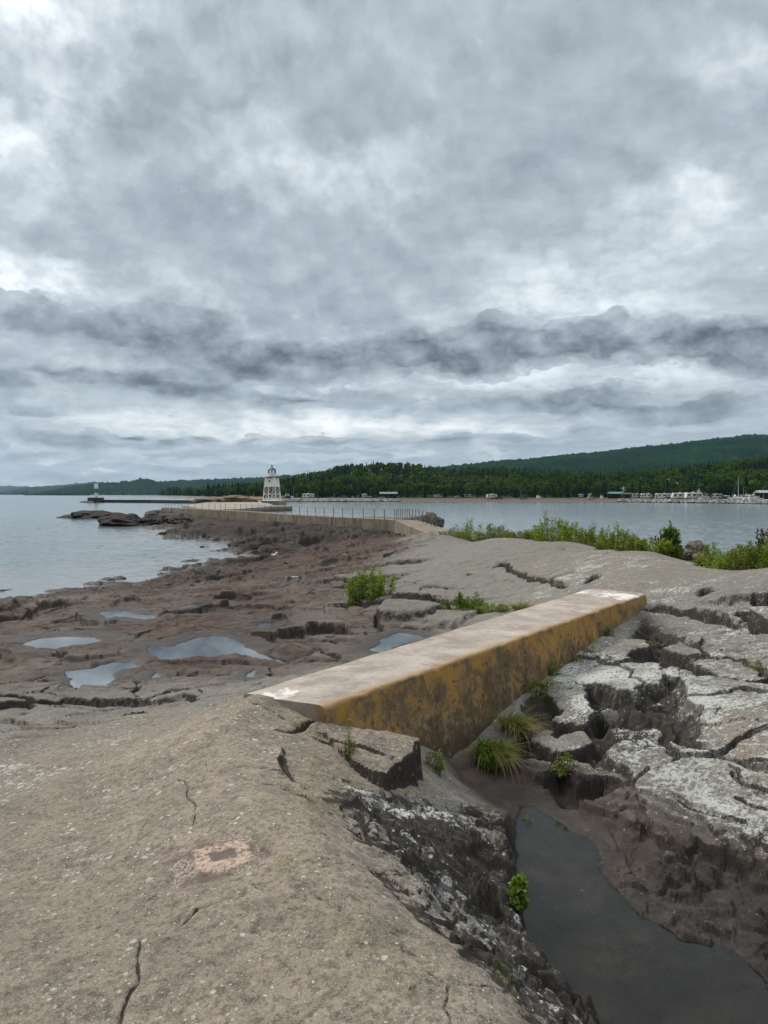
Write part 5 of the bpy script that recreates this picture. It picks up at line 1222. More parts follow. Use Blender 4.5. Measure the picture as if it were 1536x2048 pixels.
row_shrub(1465, 1128, 1100, 80, 1800, 'leaf', 'low front shrub under the right hand clump', 19, back=.3)
row_shrub(1532, 1132, 1058, 22, 200, 'leaf_red', 'dark leaved shoot at the right edge above the shrubs', 20, back=1.2, sprigs=[(1525, 1052, 16), (1538, 1056, 16)], size=.08, shape=.3, name='sapling', cat='sapling')
# shrubs on the rock
def spot(u, v):
    p = ghit(u, v); return float(p[0]), float(p[1])
def rock_shrub(u, vb, vt, wpx, n, size, mat, label, seed, name='shrub', cat='shrub', sprigs=(), shape=.6, dep=.9, asp=.42, nst=22):
    x, y = spot(u, vb); k = y / F; z = float(ground(np.array(x), np.array(y))); h = (vb - vt) * k * 1.03; w = wpx * k; dz_ = .16 if wpx == 100 else 0; h += dz_
    sp = [((su - u) * k, (vb - sv) * k, sw * k) for su, sv, sw in sprigs]
    return shrub(name, x, y + w * dep * .3, h, w, w * dep, n, size, mat, label, seed, None, cat, sp, shape, asp=asp, nst=nst, parent_z=float(ground(np.array(x), np.array(y + w * dep * .3))) - dz_)
rock_shrub(742, 1200, 1136, 100, 7000, .055, 'leaf', 'rounded bright green shrub growing alone from a rock crack left of the concrete wall', 31, sprigs=[(722, 1128, 14), (745, 1126, 16), (768, 1134, 14)], shape=.55, nst=34)
rock_shrub(935, 1220, 1186, 100, 4200, .05, 'leaf_bright', 'low dense bright green plant cushion behind the concrete wall', 32, 'low_shrub', 'shrub', dep=.6)
rock_shrub(985, 1226, 1205, 60, 1100, .045, 'leaf', 'small green cushion between the dense cushion and the grass strip', 33, 'low_shrub', 'shrub', dep=.5)
rock_shrub(985, 1540, 1478, 66, 1500, .028, 'leaf_bright', 'leafy green plant under the drooping grass at the wall foot', 34, 'leafy_plant', 'plant')
rock_shrub(868, 1545, 1500, 44, 420, .024, 'leaf_olive', 'small leafy plant where the rock block meets the wall', 35, 'leafy_plant', 'plant')
rock_shrub(1130, 1568, 1524, 40, 420, .024, 'leaf', 'small dark green plant among the grey slabs above the channel', 36, 'leafy_plant', 'plant')
rock_shrub(696, 1512, 1478, 34, 260, .016, 'leaf_olive', 'small dry olive plant in a crack of the near rock block', 37, 'leafy_plant', 'plant', sprigs=[(697, 1444, 6)])
rock_shrub(1008, 1515, 1492, 30, 260, .02, 'leaf_bright', 'yellow green leaves beside the drooping grass', 38, 'leafy_plant', 'plant')
rock_shrub(1070, 1395, 1362, 44, 420, .024, 'leaf', 'dark green plant at the wall foot above the shadowed hole', 39, 'leafy_plant', 'plant')
rock_shrub(1108, 1352, 1322, 34, 320, .024, 'leaf_olive', 'small green plant farther along the wall foot', 40, 'leafy_plant', 'plant')
rock_shrub(1218, 1272, 1252, 22, 160, .03, 'leaf', 'tiny plant near the far end of the wall foot', 41, 'leafy_plant', 'plant')
rock_shrub(1522, 1340, 1322, 44, 420, .024, 'leaf', 'green plant in a crevice at the right edge', 42, 'leafy_plant', 'plant')
# plant rooted in the bank over the channel
bp = ghit(1022, 1800); 
shrub('leafy_plant', float(bp[0]) + .02, float(bp[1]), .12, .13, .12, 170, .028, 'leaf_bright', 'bright yellow green leafy plant hanging on the bank over the channel', 43, None, 'plant', [(.03, .15, .05)], .4, asp=.7, parent_z=float(bp[2]) - .02, nst=9)
bp = atz(1055, 1642, KL); shrub('leafy_plant', float(bp[0]), float(bp[1]), .07, .14, .12, 70, .02, 'leaf_bright', 'pale green water plant at the head of the channel', 44, None, 'plant', (), .4, parent_z=KL - .03, nst=8)
def tuft(x, y, n, L, spread, droop, mat, label, seed, lean=(0, 0), parent_z=None, w=.004, rad=.05):
    r = np.random.RandomState(seed); z = float(ground(np.array(x), np.array(y))) if parent_z is None else parent_z
    V, F_, T_ = [], [], []
    for i in range(n):
        a = r.uniform(0, 6.283); q = math.sqrt(r.uniform()); b = np.array([math.cos(a) * q * rad, math.sin(a) * q * rad, -.01]); l = L * r.uniform(.55, 1.1)
        dirh = np.array([math.cos(a) * spread * (q + .2) + lean[0] + r.normal() * .15, math.sin(a) * spread * (q + .2) + lean[1] + r.normal() * .15]); side = np.array([-math.sin(a + .5), math.cos(a + .5), 0]) * w * r.uniform(.7, 1.3)
        n0 = len(V); dr = droop * r.uniform(.5, 1.3)
        for k in range(5):
            s = k / 4; p = b + np.array([dirh[0] * l * s, dirh[1] * l * s, l * (s - dr * s * s)]); ww = side * (1 - s * .92); V += [p - ww, p + ww]; T_ += [np.clip(.1 + .7 * s + r.normal() * .15, 0, 1)] * 2
        for k in range(4): F_.append((n0 + 2 * k, n0 + 2 * k + 1, n0 + 2 * k + 3, n0 + 2 * k + 2))
    o = mesh_obj('grass_tuft', V, np.array(F_), M[mat], attrs=dict(tint=T_), loc=(x, y, z)); return tag(o, label, 'grass')
x, y = spot(1018, 1452); tuft(x, y, 420, .34, .55, .85, 'blade', 'upper of two drooping grass tufts at the wall foot', 51, (.25, -.35), rad=.07)
x, y = spot(1035, 1462); tuft(x, y, 150, .34, .6, 1.0, 'blade_dry', 'straw coloured dry blades hanging from the upper grass tuft', 52, (.4, -.4), rad=.05)
x, y = spot(980, 1508); tuft(x, y, 480, .34, .6, .9, 'blade', 'lower and larger of two drooping grass tufts at the wall foot', 53, (.2, -.35), rad=.08)
x, y = spot(1000, 1520); tuft(x, y, 120, .3, .6, 1.0, 'blade_dry', 'dry blades hanging from the lower grass tuft', 54, (.35, -.4), rad=.05)
for i, (u, v, n, L, lb_) in enumerate([(640, 1414, 60, .085, 'short bright grass tuft at the left corner of the wall end'), (708, 1422, 70, .09, 'green grass tuft in the seam below the orange wall edge'), (672, 1418, 40, .05, 'sparse short grass between the two tufts at the wall end'), (568, 1400, 50, .05, 'flat mossy grass line along the near end of the wall'), (595, 1404, 40, .04, 'tiny grass blades in the seam of the wall end')]):
    x, y = spot(u, v + 2); tuft(x, y, n, L, .5, .3, 'blade', lb_, 60 + i, rad=.05 if i != 3 else .08, w=.0025)
for i, (u, v, n, L, lb_) in enumerate([(1045, 1218, 260, .22, 'grass strip right of the green cushions behind the wall'), (1010, 1222, 220, .22, 'grass clump between the cushion and the grass strip'), (880, 1205, 120, .12, 'short olive grass left of the dense cushion'), (940, 1150, 70, .12, 'short grass in the long dome crack'), (1090, 1168, 90, .12, 'grass at the right part of the long dome crack'), (1115, 1172, 60, .1, 'last grass blades of the long dome crack'), (1150, 1320, 80, .12, 'grass sprouting along the middle of the wall foot'), (1180, 1300, 60, .1, 'short grass farther up the wall foot'), (1120, 1290, 25, .09, 'few grass blades growing from the wall joint'), (1090, 1370, 90, .12, 'grass beside the dark hole at the wall foot'), (1310, 1290, 30, .1, 'bright grass blades on the slab right of the wall end')]):
    x, y = spot(u, v); tuft(x, y, n, L, .7, .4, 'blade', lb_, 80 + i, rad=.16 if i < 2 else .09, w=.005)

# ------------------------------------------------------------------ gull
gx_, gy_ = spot(545, 1119); gz_ = float(ground(np.array(gx_), np.array(gy_)))
gl_o = empty('gull', (gx_, gy_, gz_), R(175)); k_ = 1.15
bm = bmesh.new(); bmesh.ops.create_uvsphere(bm, u_segments=16, v_segments=10, radius=1.0)
for vt in bm.verts:
    p = vt.co.copy(); tpr = 1 - .75 * max(0, p.x) ** 1.5
    vt.co = Vector((p.x * .21, p.y * .09 * tpr, (p.z * .085 + .02 * max(0, -p.x)) * tpr + .15 - .02 * p.x))
    if p.x < -.55: vt.co += Vector((.02, 0, .07 * (-p.x - .55) / .45))
me = bpy.data.meshes.new('body'); bm.to_mesh(me); bm.free(); me.materials.append(M['white']); b_ = bpy.data.objects.new('body', me); col.objects.link(b_); b_.parent = gl_o
bm = bmesh.new(); bmesh.ops.create_uvsphere(bm, u_segments=12, v_segments=8, radius=.055); me = bpy.data.meshes.new('head'); bm.to_mesh(me); bm.free(); me.materials.append(M['white']); hd = bpy.data.objects.new('head', me); hd.location = (-.2, 0, .29); col.objects.link(hd); hd.parent = gl_o
MB().lathe([(.04, -.10), (.05, .0)], 8).add([], []).build('neck', M['white'], gl_o).location = (-.19, 0, .27)
M['beak'] = plain('yellow beak', (.5, .33, .05), .5)
MB().bar((-.245, 0, .285), (-.31, 0, .27), .014, 6, .004).build('beak', M['beak'], gl_o)
for s in (-1, 1):
    MB().bar((.02, s * .035, .09), (.02, s * .035, 0), .008, 5).bar((.02, s * .035, .004), (-.05, s * .04, .004), .010, 5).build('leg', M['beak'], gl_o)
    b2 = MB(); b2.add([(-.1, s * .093, .2), (.06, s * .098, .13), (.25, s * .03, .15), (.08, s * .075, .215), (-.06, s * .07, .22)], [(0, 1, 2, 3, 4)]); b2.add([(-.1, s * .085, .2), (.06, s * .09, .13), (.25, s * .022, .15), (.08, s * .067, .215), (-.06, s * .062, .22)], [(4, 3, 2, 1, 0)]); b2.build('wing', M['steel'], gl_o)
gl_o.scale = (k_, k_, k_); tag(gl_o, 'white gull standing on the dark wet rocks by the water', 'gull')
# ------------------------------------------------------------------ campground, boats and shelters across the harbour
M['cream'] = plain('cream camper body', (.74, .72, .66), .4, .05, 1.0); M['tan'] = plain('tan camper body', (.50, .44, .35), .45, .08, 1.0)
M['grey_roof'] = plain('grey shingle roof', (.17, .18, .19), .8, .2, 2.0); M['green_roof'] = plain('green metal roof', (.06, .16, .12), .5, .15, 1.5); M['wood'] = plain('dark brown timber', (.05, .038, .03), .8, .25, 3.0)
M['tyre'] = plain('tyre rubber', (.02, .02, .02), .8); M['car_dark'] = plain('dark car paint', (.025, .035, .04), .3, .1, 1, 0, .6); M['car_white'] = plain('white car paint', (.72, .73, .72), .3, .05, 1, 0, .6); M['car_green'] = plain('green car paint', (.03, .075, .06), .3, .1, 1, 0, .6); M['silver'] = plain('silver paint', (.35, .37, .38), .35, .08, 1, .3)
def wheels(root, xs, r, y):
    for x in xs:
        for s in (-1, 1):
            w = MB(); w.bar((x, s * y - .11, r), (x, s * y + .11, r), r, 14); wo = w.build('wheel', M['tyre'], root)
def bevel_box(name, x0, x1, y0, y1, z0, z1, mat, parent, off=.12, nose=0.0):
    bm = bmesh.new(); vs = MB().box(x0, x1, y0, y1, z0, z1)
    bv = [bm.verts.new(p) for p in vs.v]; [bm.faces.new([bv[i] for i in q]) for q in vs.f]
    if nose:
        for v in bm.verts:
            if v.co.x < x0 + .01 and v.co.z > z1 - .01: v.co.x += nose
            if v.co.x < x0 + .01 and v.co.z < z0 + .01: v.co.x += nose * .35
    bmesh.ops.bevel(bm, geom=bm.edges[:], offset=off, segments=2, affect='EDGES'); bmesh.ops.recalc_face_normals(bm, faces=bm.faces)
    me = bpy.data.meshes.new(name); bm.to_mesh(me); bm.free(); me.materials.append(mat); o = bpy.data.objects.new(name, me); col.objects.link(o); o.parent = parent; return o
def camper(body, stripe):
    r = empty('camper_trailer'); bevel_box('body', -3.9, 3.9, -1.2, 1.2, .55, 3.05, body, r, .16, .55)
    for s in (-1, 1):
        for x0, x1 in ((-2.9, -1.7), (-.6, .9), (2.2, 3.2)): MB().box(x0, x1, s * 1.2 - .03, s * 1.2 + .03, 1.55, 2.35).build('window', M['glass'], r)
        MB().box(-3.5, 3.7, s * 1.2 - .02, s * 1.2 + .02, .95, 1.2).build('stripe', stripe, r)
    d = MB().box(1.25, 1.95, -1.235, -1.19, .6, 2.5).build('door', M['silver'], r); MB().box(1.4, 1.8, -1.26, -1.236, 1.75, 2.3).build('pane', M['glass'], d)
    MB().box(-.4, .6, -.4, .4, 3.04, 3.32).build('roof_unit', M['cream'], r); MB().box(3.88, 3.94, -.7, .7, 1.7, 2.4).build('window', M['glass'], r)
    wheels(r, (.3, 1.15), .36, 1.05); MB().bar((-3.6, -.5, .5), (-5.0, 0, .5), .06, 5).bar((-3.6, .5, .5), (-5.0, 0, .5), .06, 5).bar((-4.8, 0, .5), (-4.8, 0, 0), .05, 5).build('hitch', M['steel'], r)
    return r
def motorhome(body):
    r = empty('motorhome'); bevel_box('body', -3.3, 4.2, -1.2, 1.2, .5, 3.1, body, r, .14); bevel_box('cab', -4.7, -3.1, -1.0, 1.0, .5, 1.95, body, r, .2, .7); bevel_box('overcab_bunk', -4.35, -3.2, -1.15, 1.15, 2.0, 3.05, body, r, .18, .35)
    MB().hexa([(-4.42, -.85, 1.35), (-4.4, -.85, 1.34), (-4.4, .85, 1.34), (-4.42, .85, 1.35), (-3.98, -.85, 1.93), (-3.95, -.85, 1.93), (-3.95, .85, 1.93), (-3.98, .85, 1.93)]).build('windscreen', M['glass'], r)
    for s in (-1, 1):
        for x0, x1 in ((-2.6, -1.5), (-.2, 1.3), (2.5, 3.5)): MB().box(x0, x1, s * 1.2 - .03, s * 1.2 + .03, 1.6, 2.35).build('window', M['glass'], r)
        MB().box(-4.0, -3.35, s * 1.0 - .03, s * 1.0 + .03, 1.25, 1.8).build('window', M['glass'], r)
    MB().box(1.6, 2.25, -1.235, -1.19, .55, 2.45).build('door', M['silver'], r); MB().box(.4, 1.4, -.4, .4, 3.09, 3.35).build('roof_unit', M['cream'], r); wheels(r, (-3.9, 1.9), .4, 1.05); return r
def car(paint):
    r = empty('parked_car'); bevel_box('body', -2.3, 2.3, -.9, .9, .35, 1.0, paint, r, .16)
    b = MB().hexa([(-1.2, -.82, .98), (2.1, -.82, .98), (2.1, .82, .98), (-1.2, .82, .98), (-.55, -.7, 1.62), (1.75, -.7, 1.62), (1.75, .7, 1.62), (-.55, .7, 1.62)]); b.build('cabin', M['glass'], r)
    MB().box(-.6, 1.8, -.72, .72, 1.615, 1.69).build('roof', paint, r); wheels(r, (-1.45, 1.45), .34, .82)
    for s in (-1, 1): MB().box(-2.33, -2.2, s * .65 - .15, s * .65 + .15, .62, .78).build('headlight', M['silver'], r)
    return r
masters = {'ct': camper(M['cream'], M['tan']), 'ct2': camper(M['tan'], M['cream']), 'mh': motorhome(M['cream']), 'car_d': car(M['car_dark']), 'car_w': car(M['car_white']), 'car_g': car(M['car_green'])}
used_ = set()
def park(kind, u, v, rz, label, cat, scale=1.0, group=None):
    """stand a vehicle where the photo shows it: the far ground is flat, so distance follows from the shore"""
    src = masters[kind]; o = src if kind not in used_ else copy_tree(src); used_.add(kind)
    tq = np.linspace(10, 88, 400); zq = shore_z(np.full(400, float(u)), tq); vq = HOR + (CAMZ - zq) * F / (DS(u) + tq); k = int(np.argmin(np.abs(vq - v)))
    x, y, z = on_shore(u, tq[k]); o.location = (x, y, z); o.rotation_euler = (0, 0, R(rz)); o.scale = (scale,) * 3; tag(o, label, cat, group)
gc = 'campers and motorhomes on the far shore'
for kind, u, v, rz, lb_, s in [
 ('ct', 616, 996.5, 4, 'long white camper trailer alone left of the grey pavilion', 1.0), ('mh', 727, 995, 12, 'white motorhome standing just left of the grey pavilion', .8), ('ct', 933, 995, -20, 'white camper trailer under the big round tree at the beach', .75), ('ct', 876, 995.5, 15, 'small white camper right of the grey pavilion at the wood edge', .7),
 ('ct', 983, 997.5, 8, 'white camper trailer parked at the middle of the beach', .85), ('mh', 1167, 995.5, 5, 'white motorhome left of the pair of campers behind the beach', .8), ('ct', 1182, 995, -8, 'left camper of the pair behind the beach', .85), ('ct', 1193, 994.5, 14, 'right camper of the pair behind the beach', .8),
 ('ct2', 1274, 995.5, 6, 'tan camper trailer right of the brown shelter', 1.0), ('mh', 1295, 996.5, 4, 'cream motorhome with dark window band right of the tan camper', 1.0), ('ct', 1318, 996, 60, 'white camper seen end on before the crowded rows', .9), ('mh', 1326, 997.5, -5, 'white motorhome in front of the crowded rows', 1.0), ('ct', 1323, 990.5, 10, 'white camper highest up the slope behind the crowded rows', .9), ('ct2', 1336, 990.8, -10, 'tan camper highest up the slope behind the crowded rows', .8),
 ('mh', 1349, 996, 8, 'white motorhome in the middle of the crowded rows', 1.0), ('ct', 1359, 998.8, -4, 'long white camper nearest the boulders in the crowd', 1.1), ('mh', 1371, 994, 70, 'tall white motorhome seen end on in the crowd', 1.1), ('ct', 1386, 999, 3, 'long white camper at the right end of the crowd', 1.15), ('ct2', 1375, 998, 12, 'tan camper squeezed between two white ones', .9),
 ('mh', 1431, 997, -3, 'lone cream motorhome on the lawn right of the white house', .95), ('ct', 1420, 994.5, 40, 'small white camper behind the lone motorhome', .7), ('ct', 1478, 996.5, 10, 'white camper half hidden behind the sailboat', .8), ('mh', 1506, 996.5, 2, 'left of two white motorhomes under the bright trees at the right', .95), ('mh', 1521, 997, -3, 'right of two white motorhomes under the bright trees at the right', 1.0), ('ct2', 1498, 998, 20, 'tan camper beside the moored boats', .7)]:
    park(kind, u, v, rz, lb_, 'camper', s, gc)
for kind, u, v, rz, lb_ in [('car_d', 632, 997.5, 5, 'dark car right of the long white camper trailer'), ('car_w', 620, 998.5, 0, 'white car in front of the long white camper trailer'), ('car_w', 763, 998, 3, 'white car at the left end of the grey pavilion'), ('car_d', 752, 996.5, 0, 'dark car left of the grey pavilion'), ('car_g', 1047, 997, 4, 'dark green car in the shade of the wood behind the beach'), ('car_g', 998, 997.5, -5, 'dark green car right of the beach camper'), ('car_d', 1333, 1000, 0, 'black pickup sized car before the crowded campers'), ('car_w', 1181, 998, 10, 'white car on the beach edge below the pair of campers'), ('car_d', 574, 997, 10, 'dark car beside the white boat on land'), ('car_d', 1308, 997, 8, 'dark car right of the cream motorhome'), ('car_w', 708, 995.5, -10, 'white car left of the white motorhome'), ('car_w', 916, 996, 15, 'white car left of the camper under the round tree'), ('car_w', 742, 995.2, 5, 'white car just right of the white motorhome'), ('car_d', 1445, 999, 0, 'dark car right of the lone motorhome')]:
    park(kind, u, v, rz, lb_, 'car', 1.0, 'cars parked on the far shore')
def pavilion(u, t_, w, d, h, roof, label, rz=0):
    x, y, z = on_shore(u, t_); r = empty('picnic_shelter', (x, y, z), R(rz)); b = MB(); hw, hd = w / 2 + .5, d / 2 + .6
    b.add([(-hw, -hd, h), (hw, -hd, h), (hw, 0, h + 1.1), (-hw, 0, h + 1.1), (-hw, hd, h), (hw, hd, h), (-hw, -hd, h - .14), (hw, -hd, h - .14), (hw, hd, h - .14), (-hw, hd, h - .14)], [(0, 1, 2, 3), (3, 2, 5, 4), (0, 3, 4, 9, 6), (1, 7, 8, 5, 2), (0, 6, 7, 1), (4, 5, 8, 9), (6, 9, 8, 7)]); b.build('roof', roof, r)
    n = max(3, int(w / 3))
    for i in range(n + 1):
        for s in (-1, 1): MB().box(-w / 2 + w * i / n - .1, -w / 2 + w * i / n + .1, s * d / 2 - .1, s * d / 2 + .1, 0, h - .14).build('post', M['wood'], r)
    MB().box(-w / 2, w / 2, d / 2 - .3, d / 2 - .15, 0, h - .2).build('wall', M['wood'], r); tag(r, label, 'shelter')
pavilion(777, 34, 10.5, 6, 2.9, M['grey_roof'], 'long open pavilion with pale grey roof at the left end of the red beach')
pavilion(1232, 24, 8.2, 5, 2.9, M['green_roof'], 'open shelter with a green metal roof at the right end of the red beach')
pavilion(1254, 22, 4.0, 4, 2.5, M['wood'], 'small dark brown shelter right of the green roofed one')
pavilion(1528, 26, 6.5, 5, 3.4, M['silver'], 'open shelter with pale silver roof at the right edge')
def house(u, t_, w, d, h, zoff, label, mat='cream', rz=10):
    x, y, z = on_shore(u, t_); r = empty('house', (x, y, z + zoff), R(rz)); b = MB().box(-w / 2, w / 2, -d / 2, d / 2, -3, h); b.add([(-w / 2, -d / 2, h), (-w / 2, d / 2, h), (-w / 2, 0, h + 2)], [(0, 1, 2)]); b.add([(w / 2, -d / 2, h), (w / 2, d / 2, h), (w / 2, 0, h + 2)], [(0, 2, 1)]); b.build('wall', M[mat], r)
    k = MB(); a = w / 2 + .4; e = d / 2 + .5
    for s in (-1, 1): k.hexa([(-a, s * e, h - .45), (a, s * e, h - .45), (a, 0, h + 2.0), (-a, 0, h + 2.0), (-a, s * e, h - .28), (a, s * e, h - .28), (a, 0, h + 2.17), (-a, 0, h + 2.17)])
    k.build('roof', M['grey_roof'], r)
    for x0 in (-w * .3, w * .12): wf_ = MB().box(x0 - .1, x0 + 1.3, -d / 2 - .05, -d / 2 + .02, 1.0, 2.3).build('window', M['white'], r); MB().box(x0, x0 + 1.2, -d / 2 - .07, -d / 2 - .051, 1.1, 2.2).build('pane', M['glass'], wf_)
    MB().box(w * .38, w * .38 + 1, -d / 2 - .06, -d / 2 + .02, 0, 2.1).build('door', M['wood'], r); tag(r, label, 'house')
house(1408, 80, 6, 5, 4.2, .6, 'tall white house behind the dark leafy tree in the campground')
house(1237, 88, 9, 6, 3.2, 1.5, 'low grey roofed house in the wood above the green shelter', 'tan')
house(1339, 200, 5, 4, 3, 3.2, 'white house half hidden in the wood above the campers')
house(1357, 180, 6, 4, 2.6, 2.0, 'pale house right of the white one in the wood above the campers')
# sailboat and moored boats
def hull(name, L, B, H, mat, parent, z=0.0):
    prof = [(-.5, .75), (-.35, .95), (-.1, 1.0), (.15, .9), (.32, .6), (.44, .25), (.5, .02)]; V, F_ = [], []
    for s, w in prof: V += [(s * L, -w * B / 2, z + H * (1 + .15 * s)), (s * L, -w * B * .38, z + H * .3), (s * L + .02 * L, 0, z), (s * L, w * B * .38, z + H * .3), (s * L, w * B / 2, z + H * (1 + .15 * s))]
    for i in range(len(prof) - 1):
        for k in range(4): F_.append((i * 5 + k, i * 5 + k + 1, i * 5 + 6 + k, i * 5 + 5 + k))
        F_.append((i * 5 + 4, i * 5, i * 5 + 5, i * 5 + 9))
    F_.append((0, 1, 2, 3, 4)); o = mesh_obj(name, V, F_, mat, parent); bm = bmesh.new(); bm.from_mesh(o.data); bmesh.ops.recalc_face_normals(bm, faces=bm.faces); bm.to_mesh(o.data); bm.free(); return o
x, y, z = on_shore(1479, 16); kk = y / F; hm_ = 46 * kk
sb_ = empty('sailboat', (x, y, 1.1), R(160)); hull('hull', 8.5, 2.6, 1.2, M['white'], sb_, -.2); bevel_box('cabin', -1.6, 1.6, -.8, .8, .95, 1.55, M['white'], sb_, .12)
MB().bar((.6, 0, 1.0), (.6, 0, hm_), .10, 8, .07).build('mast', M['white'], sb_); MB().bar((.6, 0, 2.2), (-3.2, 0, 2.1), .06, 6).build('boom', M['silver'], sb_)
b = MB(); b.bar((.6, 0, hm_ - .2), (4.2, 0, 1.2), .035, 4).bar((.6, 0, hm_ * .9), (3.0, 0, 1.2), .05, 4).bar((.6, 0, hm_ - .2), (-4.1, 0, 1.0), .02, 4).bar((.6, -.9, hm_ * .55), (.6, .9, hm_ * .55), .025, 4)
for s in (-1, 1): b.bar((.6, 0, hm_ - .2), (.6, s * .9, hm_ * .55), .018, 4).bar((.6, s * .9, hm_ * .55), (.5, s * 1.2, 1.1), .018, 4)
b.build('rigging', M['silver'], sb_); tag(sb_, 'white sailboat with a tall bare mast and slanted stays among the moored boats', 'sailboat')
def motorboat(u, t_, zb, rz, L, label, tower=False):
    x, y, z = on_shore(u, t_); r = empty('motorboat', (x, y, zb), R(rz)); hull('hull', L, L * .34, L * .15, M['white'], r, -.1); bevel_box('cabin', -L * .12, L * .2, -L * .12, L * .12, L * .14, L * .29, M['white'], r, .08, .4)
    MB().box(-L * .10, L * .15, -L * .125, L * .125, L * .2, L * .255).build('window', M['glass'], r)
    if tower: MB().bar((0, 0, L * .25), (0, 0, L * .62), .04, 5).build('mast', M['silver'], r)
    tag(r, label, 'motorboat', 'boats on the far shore')
for a in [(1452, 17, 1.2, 15, 7, 'white motorboat left of the sailboat hull'), (1492, 18, 1.2, -20, 7.5, 'white motorboat right of the sailboat hull', True), (1500, 15, 1.15, 8, 7, 'white motorboat below the tan camper at the right'), (1512, 14, 1.1, -10, 6.5, 'small white motorboat nearest the silver roofed shelter'), (1468, 20, 1.2, 40, 6, 'small white motorboat turned behind the sailboat stays'), (573, 18, 1.5, 12, 8.5, 'white boat on land right behind the lighthouse', True), (1076, 27, 1.4, 100, 6, 'small white boat standing end on at the beach edge'), (1203, 22, 1.3, 80, 6, 'small white boat left of the green roofed shelter')]: motorboat(*a)
def lamp(u, t_, h, label):
    x, y, z = on_shore(u, t_); r = empty('lamp_post', (x, y, z)); MB().bar((0, 0, -.2), (0, 0, h), .09, 6, .06).build('pole', M['silver'], r); MB().bar((0, 0, h), (1.1, 0, h + .15), .045, 5).build('arm', M['silver'], r); MB().box(.8, 1.4, -.14, .14, h + .08, h + .22).build('lamp_head', M['silver'], r); tag(r, label, 'lamp post')
for a in [(1248, 20, 4.6, 'lamp post between the green shelter and the brown shelter'), (1527, 20, 6.5, 'lamp post at the right edge beside the silver roof'), (1487, 22, 6, 'thin lamp post right of the sailboat mast'), (587, 30, 7, 'thin pole behind the white boat on land'), (776, 20, 4.5, 'thin white pole before the grey pavilion'), (1041, 45, 5, 'thin pole at the wood edge behind the beach')]: lamp(*a)
# ------------------------------------------------------------------ sky
wd = bpy.data.worlds.new("World"); sc.world = wd; wd.use_nodes = True
t = NT(wd.node_tree)
for n in list(wd.node_tree.nodes):
    if n.type != 'OUTPUT_WORLD': wd.node_tree.nodes.remove(n)
SUN_EL, SUN_AZ = R(42), R(-52)          # azimuth measured from +Y toward +X
D = t.n('ShaderNodeTexCoord').outputs['Generated']
sep = t.n('ShaderNodeSeparateXYZ'); t.l.new(D, sep.inputs[0]); dx, dy, dz = sep.outputs
sky = t.n('ShaderNodeTexSky', sky_type='NISHITA', sun_disc=False); sky.sun_elevation = SUN_EL; sky.sun_rotation = SUN_AZ
az = t.math('ARCTAN2', dx, dy); el = t.math('ARCSINE', t.math('MAXIMUM', t.math('MINIMUM', dz, 1), -1))
# cloud plane coordinates
den = t.math('ADD', t.math('MAXIMUM', dz, 0), .07)
cx = t.math('DIVIDE', dx, den); cy = t.math('DIVIDE', dy, den)
cmb = t.n('ShaderNodeCombineXYZ'); t.l.new(cx, cmb.inputs[0]); t.l.new(cy, cmb.inputs[1]); CP_ = cmb.outputs[0]
# angular coordinates, flattened near the horizon
ae = t.n('ShaderNodeCombineXYZ'); t.l.new(az, ae.inputs[0]); t.l.new(el, ae.inputs[1]); AE = ae.outputs[0]
elp = t.math('MAXIMUM', el, 0); lel = t.math('MULTIPLY_ADD', elp, 1.5, t.math('LOGARITHM', t.math('ADD', elp, .08), 2.71828))
qx = t.math('MULTIPLY', az, 3.6)
qc = t.n('ShaderNodeCombineXYZ'); t.l.new(qx, qc.inputs[0]); t.l.new(lel, qc.inputs[1]); Q = qc.outputs[0]
wn_ = t.n('ShaderNodeTexNoise'); t.put(wn_.inputs['Vector'], t.mapping(Q, sca=(3.6, 5, 1))); wn_.inputs['Scale'].default_value = 1; wn_.inputs['Detail'].default_value = 4; wn_.inputs['Roughness'].default_value = .55
wv = t.vmath('SUBTRACT', wn_.outputs['Color'], (.5, .5, .5))
wsc = t.math('ADD', t.math('MAXIMUM', el, 0), .05)
AW = t.vmath('ADD', AE, t.vmath('SCALE', t.vmath('MULTIPLY', wv, (.42, .28, 0)), scale=wsc))
